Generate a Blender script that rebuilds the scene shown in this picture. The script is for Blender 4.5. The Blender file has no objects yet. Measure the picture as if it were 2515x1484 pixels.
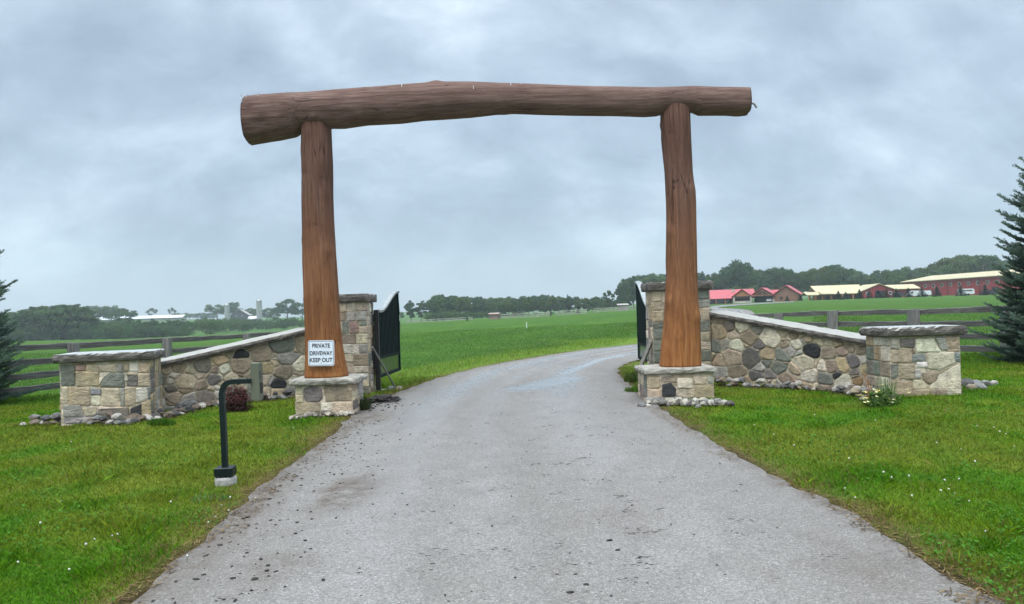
import bpy, math, random
import numpy as np
from mathutils import Vector, Matrix, noise as mnoise

random.seed(7)
RNG = np.random.default_rng(11)
SC = bpy.context.scene
COL = SC.collection
EYE = 1.5
F, CX, HY = 1816.0, 1257.0, 775.0           # picture geometry: focal length, centre column, horizon row (2514 px wide)
RHO = math.radians(1.8)                     # the phone was held slightly tilted
CR, SR = math.cos(RHO), math.sin(RHO)


def P(x, y, Y):
    dx, dy = (x - CX) / F, (HY - y) / F
    return Vector(((dx * CR + dy * SR) * Y, Y, EYE + (-dx * SR + dy * CR) * Y))


def S(x, y, Y):                              # the same from full-size photograph pixels
    return P(x / 1.3046, y / 1.3046, Y)


# ------------------------------------------------------------------ terrain
def zp(px, Y, py):
    return P(px, py, Y).z


TER = {
    -900: [('z', 11, .0), ('z', 17, -.05), ('z', 150, -.5), ('z', 340, -2), ('z', 700, 9), ('z', 1800, 40)],
    100: [('p', 10.6, 1046), ('p', 17, 978), ('p', 150, 838), ('p', 340, 837), ('p', 700, 797), ('p', 1800, 795)],
    300: [('p', 10.7, 1031), ('z', 19, -.02), ('p', 150, 833), ('p', 340, 835), ('p', 700, 789), ('p', 1800, 788)],
    560: [('z', 10.8, .10), ('p', 12.8, 989), ('z', 22, .02), ('p', 180, 820), ('p', 340, 822), ('p', 700, 790), ('p', 1800, 786)],
    800: [('p', 11.1, 1021), ('z', 14, .16), ('z', 22, .06), ('p', 180, 807), ('p', 340, 805), ('p', 700, 788), ('p', 1800, 778)],
    1000: [('z', 11, .07), ('z', 14, .10), ('z', 20, .10), ('p', 140, 796), ('p', 340, 792), ('p', 700, 779), ('p', 1800, 768)],
    1257: [('z', 11, .08), ('z', 14, .12), ('z', 20, .16), ('z', 30, .22), ('p', 145, 783), ('p', 340, 778), ('p', 700, 774), ('p', 1800, 768)],
    1568: [('z', 11.2, .12), ('z', 14, .17), ('z', 20, .22), ('p', 28, 847), ('p', 155, 763), ('p', 300, 757), ('p', 700, 752), ('p', 1800, 748)],
    1750: [('z', 11.2, .14), ('z', 13.7, .19), ('z', 20, .26), ('z', 30, .4), ('p', 250, 748), ('p', 330, 744), ('p', 700, 740), ('p', 1800, 738)],
    2000: [('z', 11, .15), ('z', 14, .2), ('z', 20, .28), ('p', 80, 757), ('p', 240, 738), ('p', 330, 734), ('p', 700, 732), ('p', 1800, 730)],
    2189: [('z', 10.3, .20), ('z', 14, .2), ('z', 20, .3), ('p', 80, 751), ('p', 235, 731), ('p', 330, 727), ('p', 700, 726), ('p', 1800, 724)],
    2475: [('z', 11, .2), ('z', 16.5, .24), ('p', 80, 742), ('p', 235, 723), ('p', 330, 718), ('p', 700, 716), ('p', 1800, 712)],
    3400: [('z', 11, .28), ('z', 20, .4), ('z', 80, 1.6), ('z', 235, 3), ('z', 330, 3.6), ('z', 700, 6), ('z', 1800, 12)],
}


class Pchip:
    def __init__(self, xs, ys):
        x = np.array(xs, float); y = np.array(ys, float)
        hh = np.diff(x); d = np.diff(y) / hh
        m = np.zeros_like(y); m[0] = d[0]; m[-1] = d[-1]
        for i in range(1, len(x) - 1):
            if d[i - 1] * d[i] > 0:
                w1, w2 = 2 * hh[i] + hh[i - 1], hh[i] + 2 * hh[i - 1]
                m[i] = (w1 + w2) / (w1 / d[i - 1] + w2 / d[i])
        self.x, self.y, self.m = x, y, m

    def __call__(self, q):
        q = np.clip(q, self.x[0], self.x[-1])
        i = np.clip(np.searchsorted(self.x, q) - 1, 0, len(self.x) - 2)
        hh = self.x[i + 1] - self.x[i]; t = (q - self.x[i]) / hh
        return ((1 + 2 * t) * (1 - t) ** 2 * self.y[i] + t * (1 - t) ** 2 * hh * self.m[i]
                + t * t * (3 - 2 * t) * self.y[i + 1] + t * t * (t - 1) * hh * self.m[i + 1])


TU, TC = [], []
for px_, rows_ in TER.items():
    ys_ = [0, 4]; zs_ = [0, 0.0]
    for k_, Y_, v_ in rows_:
        ys_.append(Y_); zs_.append(v_ if k_ == 'z' else zp(px_, Y_, v_))
    ys_.append(4000); zs_.append(zs_[-1])
    TU.append((px_ - CX) / F); TC.append(Pchip(np.log(np.array(ys_) + 6.0), zs_))
TU = np.array(TU)


def H(x, y):
    x = np.asarray(x, float); y = np.asarray(y, float)
    t = np.log(np.clip(y, 0, 4000) + 6.0)
    u = np.clip(x / np.maximum(y, 4.0), TU[0], TU[-1] - 1e-6)
    Z = np.stack([c(t) for c in TC])
    i = np.clip(np.searchsorted(TU, u, side='right') - 1, 0, len(TU) - 2)
    f = (u - TU[i]) / (TU[i + 1] - TU[i])
    f = f * f * (3 - 2 * f) * .6 + f * .4
    z0 = np.take_along_axis(Z, i[None], 0)[0]; z1 = np.take_along_axis(Z, (i + 1)[None], 0)[0]
    return z0 + (z1 - z0) * f


def h1(x, y):
    return float(H(np.array([x]), np.array([y]))[0])


def G(x, y):                                 # where the sight line through a picture point meets the ground
    Ys = np.geomspace(2.0, 1700, 900)
    p0 = P(x, y, 1.0)
    zz = EYE + (p0.z - EYE) * Ys
    d = zz - H(p0.x * Ys, Ys)
    k = np.where(d < 0)[0]
    Y = Ys[k[0]] if len(k) else 1700.0
    if len(k) and k[0] > 0:
        a, b = Ys[k[0] - 1], Ys[k[0]]
        for _ in range(30):
            m = (a + b) / 2
            if EYE + (p0.z - EYE) * m < h1(p0.x * m, m): b = m
            else: a = m
        Y = b
    return Vector((p0.x * Y, Y, h1(p0.x * Y, Y)))


# ------------------------------------------------------------------ numpy noise
def vnoise(x, y, seed=0):
    xi = np.floor(x).astype(np.int64); yi = np.floor(y).astype(np.int64)
    fx = x - xi; fy = y - yi
    fx = fx * fx * (3 - 2 * fx); fy = fy * fy * (3 - 2 * fy)

    def hs(a, b):
        n = (a * 374761393 + b * 668265263 + seed * 1442695041) & 0xffffffff
        n = ((n ^ (n >> 13)) * 1274126177) & 0xffffffff
        return ((n ^ (n >> 16)) & 0xffff) / 65535.0
    a = hs(xi, yi); b = hs(xi + 1, yi); c = hs(xi, yi + 1); d = hs(xi + 1, yi + 1)
    return (a + (b - a) * fx) * (1 - fy) + (c + (d - c) * fx) * fy


def fbm(x, y, o=4, seed=0):
    s = 0; a = .5; t = 0
    for k in range(o):
        s = s + a * vnoise(x * 2 ** k + 17.3 * k, y * 2 ** k + 9.1 * k, seed + k); t += a; a *= .5
    return s / t


def sstep(a, b, v):
    t = np.clip((v - a) / (b - a), 0, 1)
    return t * t * (3 - 2 * t)


# ------------------------------------------------------------------ materials
class N:
    def __init__(self, name, disp=False):
        self.m = bpy.data.materials.new(name); self.m.use_nodes = True
        self.t = self.m.node_tree; self.n = self.t.nodes; self.l = self.t.links
        self.b = self.n['Principled BSDF']; self.out = self.n['Material Output']

    def add(self, typ, **kw):
        n = self.n.new(typ)
        for k, v in kw.items():
            if k.startswith('i_'):
                self.set(n, k[2:], v)
            else:
                setattr(n, k, v)
        return n

    def set(self, n, key, v):
        s = n.inputs[int(key)] if key.isdigit() else n.inputs[key]
        if isinstance(v, bpy.types.NodeSocket): self.l.new(v, s)
        elif isinstance(v, bpy.types.Node): self.l.new(v.outputs[0], s)
        else: s.default_value = v

    def P(self, **kw):
        for k, v in kw.items():
            self.set(self.b, k.replace('_', ' '), v)
        return self

    def coord(self, scale=(1, 1, 1), kind='Object'):
        c = self.add('ShaderNodeTexCoord')
        m = self.add('ShaderNodeMapping')
        self.l.new(c.outputs[kind], m.inputs[0]); m.inputs['Scale'].default_value = scale
        return m.outputs[0]

    def noise(self, vec, scale=5, detail=4, rough=.55, dist=0):
        n = self.add('ShaderNodeTexNoise'); self.l.new(vec, n.inputs['Vector'])
        n.inputs['Scale'].default_value = scale; n.inputs['Detail'].default_value = detail
        n.inputs['Roughness'].default_value = rough; n.inputs['Distortion'].default_value = dist
        return n.outputs['Fac']

    def vor(self, vec, scale=5, feature='F1', out='Distance'):
        n = self.add('ShaderNodeTexVoronoi', feature=feature); self.l.new(vec, n.inputs['Vector'])
        n.inputs['Scale'].default_value = scale
        return n.outputs[out]

    def ramp(self, fac, stops):
        r = self.add('ShaderNodeValToRGB'); self.l.new(fac, r.inputs[0])
        e = r.color_ramp.elements
        while len(e) < len(stops): e.new(.5)
        for el, (p, c) in zip(e, stops):
            el.position = p; el.color = (c, c, c, 1) if isinstance(c, (int, float)) else (*c, 1)
        return r.outputs[0]

    def mix(self, fac, a, b, mode='MIX'):
        n = self.add('ShaderNodeMix', data_type='RGBA', blend_type=mode)
        for key, v in ((0, fac), (6, a), (7, b)):
            if isinstance(v, bpy.types.NodeSocket): self.l.new(v, n.inputs[key])
            elif isinstance(v, (int, float)): n.inputs[key].default_value = v if key == 0 else (v, v, v, 1)
            else: n.inputs[key].default_value = (*v, 1)
        return n.outputs[2]

    def math(self, op, a, b=None, clamp=False):
        n = self.add('ShaderNodeMath', operation=op, use_clamp=clamp)
        for i, v in enumerate((a, b)):
            if v is None: continue
            if isinstance(v, bpy.types.NodeSocket): self.l.new(v, n.inputs[i])
            else: n.inputs[i].default_value = v
        return n.outputs[0]

    def maprange(self, v, a, b, c=0., d=1.):
        n = self.add('ShaderNodeMapRange'); self.l.new(v, n.inputs[0])
        for i, q in enumerate((a, b, c, d)): n.inputs[i + 1].default_value = q
        return n.outputs[0]

    def sep(self, v, i):
        n = self.add('ShaderNodeSeparateXYZ'); self.l.new(v, n.inputs[0]); return n.outputs[i]

    def attr(self, name, out='Color'):
        return self.add('ShaderNodeAttribute', attribute_name=name).outputs[out]

    def bump(self, height, strength=.4, dist=.02, prev=None):
        n = self.add('ShaderNodeBump'); self.l.new(height, n.inputs['Height'])
        n.inputs['Strength'].default_value = strength; n.inputs['Distance'].default_value = dist
        if prev is not None: self.l.new(prev, n.inputs['Normal'])
        self.l.new(n.outputs[0], self.b.inputs['Normal'])
        return n.outputs[0]


def flat(name, col, rough=.6, metal=0., spec=.4, var=.15, scale=6):
    n = N(name); v = n.coord()
    f = n.noise(v, scale, 5, .6)
    c = n.mix(n.ramp(f, [(.3, 0), (.7, 1)]), tuple(c * (1 - var) for c in col), tuple(min(1, c * (1 + var)) for c in col))
    n.P(Base_Color=c, Roughness=rough, Metallic=metal); n.set(n.b, 'Specular IOR Level', spec)
    return n.m


M = {}


def mk_materials():
    # masonry stones: colour per stone, split-face grain on top
    n = N('stone'); v = n.coord()
    base = n.attr('col')
    f1 = n.noise(v, 9, 6, .65); f2 = n.noise(v, 40, 5, .7); f3 = n.noise(v, 2.2, 3)
    c = n.mix(n.ramp(f1, [(.32, 0), (.68, 1)]), n.mix(1., base, (.68, .65, .62), 'MULTIPLY'), n.mix(1., base, (1.28, 1.26, 1.22), 'MULTIPLY'))
    blot = n.noise(v, 5.5, 5, .7)
    c = n.mix(n.ramp(blot, [(.56, 0), (.66, .4)]), c, n.mix(1., c, (.62, .60, .58), 'MULTIPLY'))
    c = n.mix(n.ramp(blot, [(.32, .4), (.42, 0)]), c, n.mix(1., c, (1.22, 1.2, 1.14), 'MULTIPLY'))
    c = n.mix(n.ramp(f2, [(.54, 0), (.74, .6)]), c, n.mix(1., c, (.6, .56, .5), 'MULTIPLY'))
    c = n.mix(n.ramp(f3, [(.45, 0), (.7, .35)]), c, n.mix(1., c, (1.0, .85, .62), 'MULTIPLY'))
    n.P(Base_Color=c, Roughness=n.ramp(f1, [(.3, .6), (.7, .92)]))
    vs = n.coord((7, 7, 16))
    hh = n.math('ADD', n.math('MULTIPLY', f1, .8), n.math('ADD', n.math('MULTIPLY', f2, .45), n.math('MULTIPLY', n.noise(vs, 1.5, 4, .6, .6), .7)))
    n.bump(hh, .95, .030); M['stone'] = n.m
    n = N('mortar'); v = n.coord(); f = n.noise(v, 14, 6, .7)
    c = n.ramp(f, [(.3, (.25, .22, .175)), (.7, (.41, .37, .30))])
    n.P(Base_Color=c, Roughness=.95); n.bump(f, .5, .02); M['mortar'] = n.m
    # rock-faced caps and copings; wet on top, sky brightness painted into upward faces
    n = N('capstone'); v = n.coord()
    f = n.noise(v, 7, 6, .65); g = n.noise(n.coord((3, 3, 14)), 2.5, 6, .65, .8)
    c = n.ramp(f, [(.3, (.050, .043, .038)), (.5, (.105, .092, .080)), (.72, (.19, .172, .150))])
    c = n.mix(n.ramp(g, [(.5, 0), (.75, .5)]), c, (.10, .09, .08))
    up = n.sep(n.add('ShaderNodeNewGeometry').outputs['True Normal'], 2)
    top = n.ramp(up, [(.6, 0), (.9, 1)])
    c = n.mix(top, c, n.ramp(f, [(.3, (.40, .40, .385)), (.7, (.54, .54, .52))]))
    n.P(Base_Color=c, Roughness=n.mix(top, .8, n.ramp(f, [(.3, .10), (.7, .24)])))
    n.set(n.b, 'Specular IOR Level', .6)
    n.bump(n.math('MULTIPLY', n.math('ADD', f, n.math('MULTIPLY', g, 1.3)), n.maprange(top, 0, 1, 1, .03)), .75, .035); M['capstone'] = n.m
    n = N('coping_stone'); v = n.coord()
    f = n.noise(v, 7, 6, .65); g = n.noise(n.coord((3, 3, 14)), 2.5, 6, .65, .8)
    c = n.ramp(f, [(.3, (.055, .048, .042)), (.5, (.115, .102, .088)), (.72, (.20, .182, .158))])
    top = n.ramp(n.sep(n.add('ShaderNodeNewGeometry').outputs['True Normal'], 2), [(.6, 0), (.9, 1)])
    c = n.mix(top, c, n.ramp(f, [(.3, (.25, .24, .215)), (.7, (.37, .355, .32))]))  # upward faces painted paler for the sky light on them
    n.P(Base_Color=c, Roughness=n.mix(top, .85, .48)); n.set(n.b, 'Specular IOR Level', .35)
    n.bump(n.math('MULTIPLY', n.math('ADD', f, n.math('MULTIPLY', g, 1.3)), n.maprange(top, 0, 1, 1, .15)), .75, .035); M['coping_stone'] = n.m
    n = N('pale_capstone'); v = n.coord()
    f = n.noise(v, 7, 6, .65); g = n.noise(n.coord((2, 2, 14)), 2.5, 6, .65, .8)
    c = n.ramp(f, [(.3, (.15, .14, .12)), (.5, (.32, .30, .255)), (.72, (.46, .44, .39))])
    c = n.mix(n.ramp(g, [(.52, 0), (.78, .55)]), c, (.12, .11, .095))
    n.P(Base_Color=c, Roughness=.7); n.bump(n.math('ADD', f, g), .7, .03); M['pale_capstone'] = n.m
    # peeled logs
    for nm, sc, ck, axis in (('post_wood', (14, 14, .7), (5, 5, .42), 2), ('beam_wood', (.7, 14, 14), (.42, 5, 5), 0)):
        n = N(nm); v = n.coord(sc); w = n.coord()
        f = n.noise(v, 1.5, 9, .72, .6); g = n.noise(v, 4.5, 6, .75); lum = n.noise(w, 1.3, 5, .6)
        crk = n.vor(n.coord(ck), 1.6, 'DISTANCE_TO_EDGE'); crk = n.math('ADD', crk, n.math('MULTIPLY', n.noise(n.coord(ck), 6, 4), .10))
        crack = n.math('MULTIPLY', n.ramp(crk, [(.040, .8), (.066, 0)]), n.ramp(n.noise(w, 2.1, 3), [(.50, 0), (.62, 1)]))
        if axis == 2:
            c = n.ramp(f, [(.25, (.082, .042, .031)), (.5, (.155, .083, .061)), (.75, (.23, .137, .105))])
            warm = n.ramp(f, [(.25, (.15, .056, .019)), (.5, (.30, .122, .041)), (.75, (.45, .225, .085))])
            k = n.maprange(n.math('ADD', n.sep(w, 2), n.math('MULTIPLY', n.noise(v, .9, 3), 1.6)), 3.7, .9)
            c = n.mix(k, c, warm)
        else:
            c = n.ramp(f, [(.25, (.085, .050, .041)), (.5, (.170, .106, .088)), (.75, (.275, .190, .162))])
        c = n.mix(n.ramp(g, [(.32, .5), (.46, 0)]), c, n.mix(1., c, (.40, .34, .31), 'MULTIPLY'))
        c = n.mix(n.ramp(g, [(.56, 0), (.72, .5)]), c, n.mix(1., c, (1.5, 1.45, 1.4), 'MULTIPLY'))
        c = n.mix(n.ramp(lum, [(.36, .5), (.55, 0)]), c, n.mix(1., c, (.58, .54, .52), 'MULTIPLY'))
        c = n.mix(crack, c, (.012, .008, .007))
        n.P(Base_Color=c, Roughness=n.ramp(g, [(.3, .72), (.7, .95)])); n.set(n.b, 'Specular IOR Level', .14)
        n.bump(n.math('SUBTRACT', n.math('ADD', f, n.math('MULTIPLY', g, .7)), n.math('MULTIPLY', crack, 1.2)), .9, .022); M[nm] = n.m
    n = N('end_grain'); v = n.coord(); f = n.noise(v, 12, 6, .7)
    n.P(Base_Color=n.ramp(f, [(.3, (.07, .05, .04)), (.7, (.17, .125, .10))]), Roughness=.85); n.bump(f, .5, .02); M['end_grain'] = n.m
    # weathered fence timber
    n = N('fence_wood'); v = n.coord((1, 1, 1)); f = n.noise(n.coord((1.2, 1.2, 14)), 2, 7, .7, .4); g = n.noise(v, 1.4, 4)
    c = n.ramp(f, [(.28, (.035, .033, .032)), (.5, (.11, .103, .098)), (.72, (.23, .22, .21))])
    c = n.mix(n.ramp(g, [(.35, 0), (.7, .6)]), c, (.06, .056, .052))
    n.P(Base_Color=c, Roughness=.85); n.bump(f, .6, .02); M['fence_wood'] = n.m
    n = N('post_timber'); f = n.noise(n.coord((12, 12, 1)), 2, 7, .7, .4)
    n.P(Base_Color=n.ramp(f, [(.28, (.07, .067, .064)), (.72, (.27, .26, .25))]), Roughness=.88); n.bump(f, .6, .02); M['post_timber'] = n.m
    # asphalt: worn, damp, aggregate showing
    n = N('asphalt'); v = n.coord()
    sv = n.sep(n.vor(v, 130, 'F1', 'Color'), 0)
    fine = n.noise(v, 45, 4, .75); mid = n.noise(v, 3.0, 6, .68); big = n.noise(n.coord((1, .3, 1)), .6, 5, .65, .6)
    lane = n.attr('lane', 'Fac'); pool = n.attr('pool', 'Fac'); dirt = n.attr('dirt', 'Fac')
    trk = n.noise(n.coord((1.6, .16, 1)), 1.0, 6, .7, .5)
    c = n.mix(sv, (.125, .117, .108), (.240, .225, .210))
    c = n.mix(n.ramp(fine, [(.36, .65), (.5, 0)]), c, (.070, .065, .060))
    c = n.mix(n.ramp(sv, [(.92, 0), (.96, .5)]), c, (.38, .37, .36))
    c = n.mix(n.ramp(mid, [(.42, 0), (.72, .5)]), c, n.mix(1., c, (.68, .64, .61), 'MULTIPLY'))
    c = n.mix(n.ramp(big, [(.46, 0), (.68, .5)]), c, n.mix(1., c, (.74, .68, .63), 'MULTIPLY'))
    c = n.mix(n.math('MULTIPLY', lane, .9), c, n.mix(1., c, (1.28, 1.28, 1.29), 'MULTIPLY'))  # wet sheen along the tyre tracks painted in as lighter colour
    # small oily scabs and patches of fines
    sc = n.noise(n.coord((2.2, 5.5, 1)), 2.2, 5, .7)
    c = n.mix(n.ramp(sc, [(.64, 0), (.70, .65)]), c, n.mix(1., c, (.42, .40, .39), 'MULTIPLY'))
    dn = n.math('MULTIPLY', dirt, n.ramp(n.noise(v, 5, 6, .7), [(.35, 0), (.6, 1)]))
    c = n.mix(dn, c, n.ramp(fine, [(.3, (.035, .025, .018)), (.7, (.12, .09, .065))]))
    far = n.maprange(n.sep(v, 1), 4.5, 15.)
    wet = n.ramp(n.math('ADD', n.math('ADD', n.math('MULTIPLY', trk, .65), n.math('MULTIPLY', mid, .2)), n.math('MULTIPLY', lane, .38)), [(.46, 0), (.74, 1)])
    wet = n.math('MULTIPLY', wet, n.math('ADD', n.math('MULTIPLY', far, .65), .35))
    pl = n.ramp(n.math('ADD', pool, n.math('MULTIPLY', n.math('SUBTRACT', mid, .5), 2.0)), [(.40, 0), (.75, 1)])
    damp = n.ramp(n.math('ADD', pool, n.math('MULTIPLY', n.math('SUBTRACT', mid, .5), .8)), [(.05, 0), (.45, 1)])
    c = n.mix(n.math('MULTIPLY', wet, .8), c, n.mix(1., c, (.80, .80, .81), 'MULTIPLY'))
    c = n.mix(damp, c, n.mix(1., c, (.92, .92, .93), 'MULTIPLY'))
    rough = n.mix(wet, .70, .20); rough = n.mix(damp, rough, .2); rough = n.mix(pl, rough, .09)
    n.P(Base_Color=c, Roughness=rough); n.set(n.b, 'Specular IOR Level', n.maprange(pl, 0, 1, .45, 1.))
    bs = n.add('ShaderNodeBump'); n.l.new(n.math('ADD', sv, fine), bs.inputs['Height']); bs.inputs['Distance'].default_value = .006
    n.l.new(n.math('MULTIPLY', n.maprange(wet, 0, 1, .55, .14), n.maprange(pl, 0, 1, 1, .02)), bs.inputs['Strength']); n.l.new(bs.outputs[0], n.b.inputs['Normal'])
    M['asphalt'] = n.m
    # ground, grass, soil: colour carried by the mesh (lawn, crop, verge, soil)
    n = N('soil_and_turf'); v = n.coord(); base = n.attr('col')
    f = n.noise(v, 22, 6, .7); g = n.noise(n.coord((1, .35, 1)), 1.2, 6, .7)
    c = n.mix(n.ramp(f, [(.3, 0), (.7, 1)]), n.mix(1., base, (.55, .58, .5), 'MULTIPLY'), n.mix(1., base, (1.3, 1.25, 1.2), 'MULTIPLY'))
    c = n.mix(n.ramp(g, [(.35, 0), (.65, .8)]), n.mix(1., c, (.74, .80, .7), 'MULTIPLY'), n.mix(1., c, (1.22, 1.14, 1.0), 'MULTIPLY'))
    n.P(Base_Color=c, Roughness=.95); n.set(n.b, 'Specular IOR Level', .15)
    n.bump(n.math('ADD', f, g), .6, .08); M['turf'] = n.m
    for nm, tr in (('grass', .3), ('leaf', .25)):
        n = N(nm); base = n.attr('col')
        n.P(Base_Color=base, Roughness=.6); n.set(n.b, 'Specular IOR Level', .10)
        t = n.add('ShaderNodeBsdfTranslucent'); n.l.new(n.mix(1., base, (1.1, 1.2, .7), 'MULTIPLY'), t.inputs[0])
        mx = n.add('ShaderNodeMixShader'); mx.inputs[0].default_value = tr
        n.l.new(n.b.outputs[0], mx.inputs[1]); n.l.new(t.outputs[0], mx.inputs[2]); n.l.new(mx.outputs[0], n.out.inputs[0])
        M[nm] = n.m
    n = N('petal'); n.P(Base_Color=n.attr('col'), Roughness=.7); M['petal'] = n.m
    M['bark'] = flat('bark', (.10, .085, .07), .9, var=.4, scale=14)
    M['pale_bark'] = flat('pale_bark', (.30, .28, .25), .9, var=.3, scale=10)
    M['gate_green'] = flat('gate_green', (.004, .012, .012), .7, var=.2, spec=.12)
    M['gate_panel'] = flat('gate_panel', (.020, .050, .030), .22, var=.15, spec=.6)
    M['gate_rail'] = flat('gate_rail', (.26, .28, .28), .22, var=.15, spec=.6)
    M['pole_green'] = flat('pole_green', (.003, .010, .010), .42, var=.25, spec=.35)
    M['keypad_metal'] = flat('keypad_metal', (.135, .145, .105), .45, metal=.25, var=.12, scale=3)
    M['dark_metal'] = flat('dark_metal', (.03, .03, .03), .5, metal=.4)
    M['steel'] = flat('steel', (.30, .30, .29), .45, metal=.7)
    M['grey_timber'] = flat('grey_timber', (.30, .28, .25), .85, var=.3, scale=20)
    M['concrete'] = flat('concrete', (.36, .35, .33), .92, var=.3, scale=18)
    M['sign_white'] = flat('sign_white', (.72, .78, .86), .35, var=.03)
    M['sign_ink'] = flat('sign_ink', (.010, .012, .022), .5, var=.05)
    M['sign_border'] = flat('sign_border', (.012, .03, .022), .5, var=.05)
    # buildings
    n = N('red_roof'); f = n.noise(n.coord(), .4, 4); wv = n.add('ShaderNodeTexWave', bands_direction='X'); n.l.new(n.coord(), wv.inputs[0]); wv.inputs['Scale'].default_value = .8; n.bump(n.ramp(wv.outputs['Fac'], [(.85, 0), (1, 1)]), .8, .08); n.P(Base_Color=n.ramp(f, [(.3, (.37, .045, .058)), (.7, (.44, .065, .08))]), Roughness=.38); M['red_roof'] = n.m
    n = N('cream_roof'); f = n.noise(n.coord(), .35, 4); wv = n.add('ShaderNodeTexWave', bands_direction='X'); n.l.new(n.coord(), wv.inputs[0]); wv.inputs['Scale'].default_value = .8; n.bump(n.ramp(wv.outputs['Fac'], [(.85, 0), (1, 1)]), .8, .08); n.P(Base_Color=n.ramp(f, [(.3, (.44, .375, .215)), (.7, (.52, .45, .28))]), Roughness=.45); M['cream_roof'] = n.m
    n = N('red_siding'); v = n.coord(); wv = n.add('ShaderNodeTexWave', bands_direction='DIAGONAL'); n.l.new(v, wv.inputs[0]); wv.inputs['Scale'].default_value = 1.6
    n.P(Base_Color=n.mix(n.ramp(n.noise(v, .6, 4), [(.3, 0), (.7, 1)]), (.25, .019, .026), (.31, .030, .038)), Roughness=.5); n.bump(wv.outputs['Fac'], .2, .03); M['red_siding'] = n.m
    n = N('log_siding'); v = n.coord(); wv = n.add('ShaderNodeTexWave', bands_direction='Z'); n.l.new(v, wv.inputs[0]); wv.inputs['Scale'].default_value = 1.4
    n.P(Base_Color=n.mix(n.ramp(wv.outputs['Fac'], [(.1, 0), (.5, 1)]), (.10, .055, .035), (.26, .125, .075)), Roughness=.7); n.bump(wv.outputs['Fac'], .6, .06); M['log_siding'] = n.m
    M['cedar'] = flat('cedar', (.36, .15, .065), .7, var=.25, scale=2)
    M['dark_timber'] = flat('dark_timber', (.05, .04, .035), .8, var=.3)
    M['dark_siding'] = flat('dark_siding', (.035, .037, .042), .8, var=.2)
    M['interior'] = flat('interior', (.022, .024, .028), .9)
    M['pale_stone'] = flat('pale_stone', (.42, .38, .32), .9, var=.35, scale=1.5)
    M['white_paint'] = flat('white_paint', (.62, .64, .66), .4, var=.05)
    M['window_glass'] = flat('window_glass', (.02, .024, .03), .08, spec=.7)
    M['black_rubber'] = flat('black_rubber', (.015, .015, .015), .8)
    M['silo_concrete'] = flat('silo_concrete', (.27, .275, .27), .9, var=.2, scale=.4)
    M['far_timber'] = flat('far_timber', (.33, .31, .29), .9, var=.3, scale=.6)
    M['pink_timber'] = flat('pink_timber', (.30, .22, .20), .9, var=.25, scale=.6)
    M['mud'] = flat('mud', (.022, .018, .016), .7, var=.5, scale=30)
    for k, c in ROCKC.items():
        n = N('rock_' + k); v = n.coord(); f = n.noise(v, 3, 6, .65); g = n.noise(v, 11, 5, .7)
        cc = n.mix(n.ramp(f, [(.3, 0), (.7, 1)]), tuple(q * .5 for q in c), tuple(min(.8, q * 1.3) for q in c))
        n.P(Base_Color=cc, Roughness=n.ramp(g, [(.3, .35), (.7, .8)])); n.bump(g, .5, .15); M['rock_' + k] = n.m


ROCKC = {'pale': (.46, .43, .38), 'grey': (.21, .205, .195), 'dark': (.085, .082, .08), 'tan': (.30, .245, .17), 'brown': (.16, .12, .085)}
mk_materials()


# ------------------------------------------------------------------ objects
def tag(o, label=None, cat=None, group=None, kind=None):
    if label: o['label'] = label
    if cat: o['category'] = cat
    if group: o['group'] = group
    if kind: o['kind'] = kind
    return o


def thing(name, loc, label, cat, group=None):
    o = bpy.data.objects.new(name, None); COL.objects.link(o); o.location = loc
    o.empty_display_size = .1
    return tag(o, label, cat, group)


def origin(o):
    v = Vector((0, 0, 0))
    while o is not None:
        v = v + o.location; o = o.parent
    return v


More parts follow.
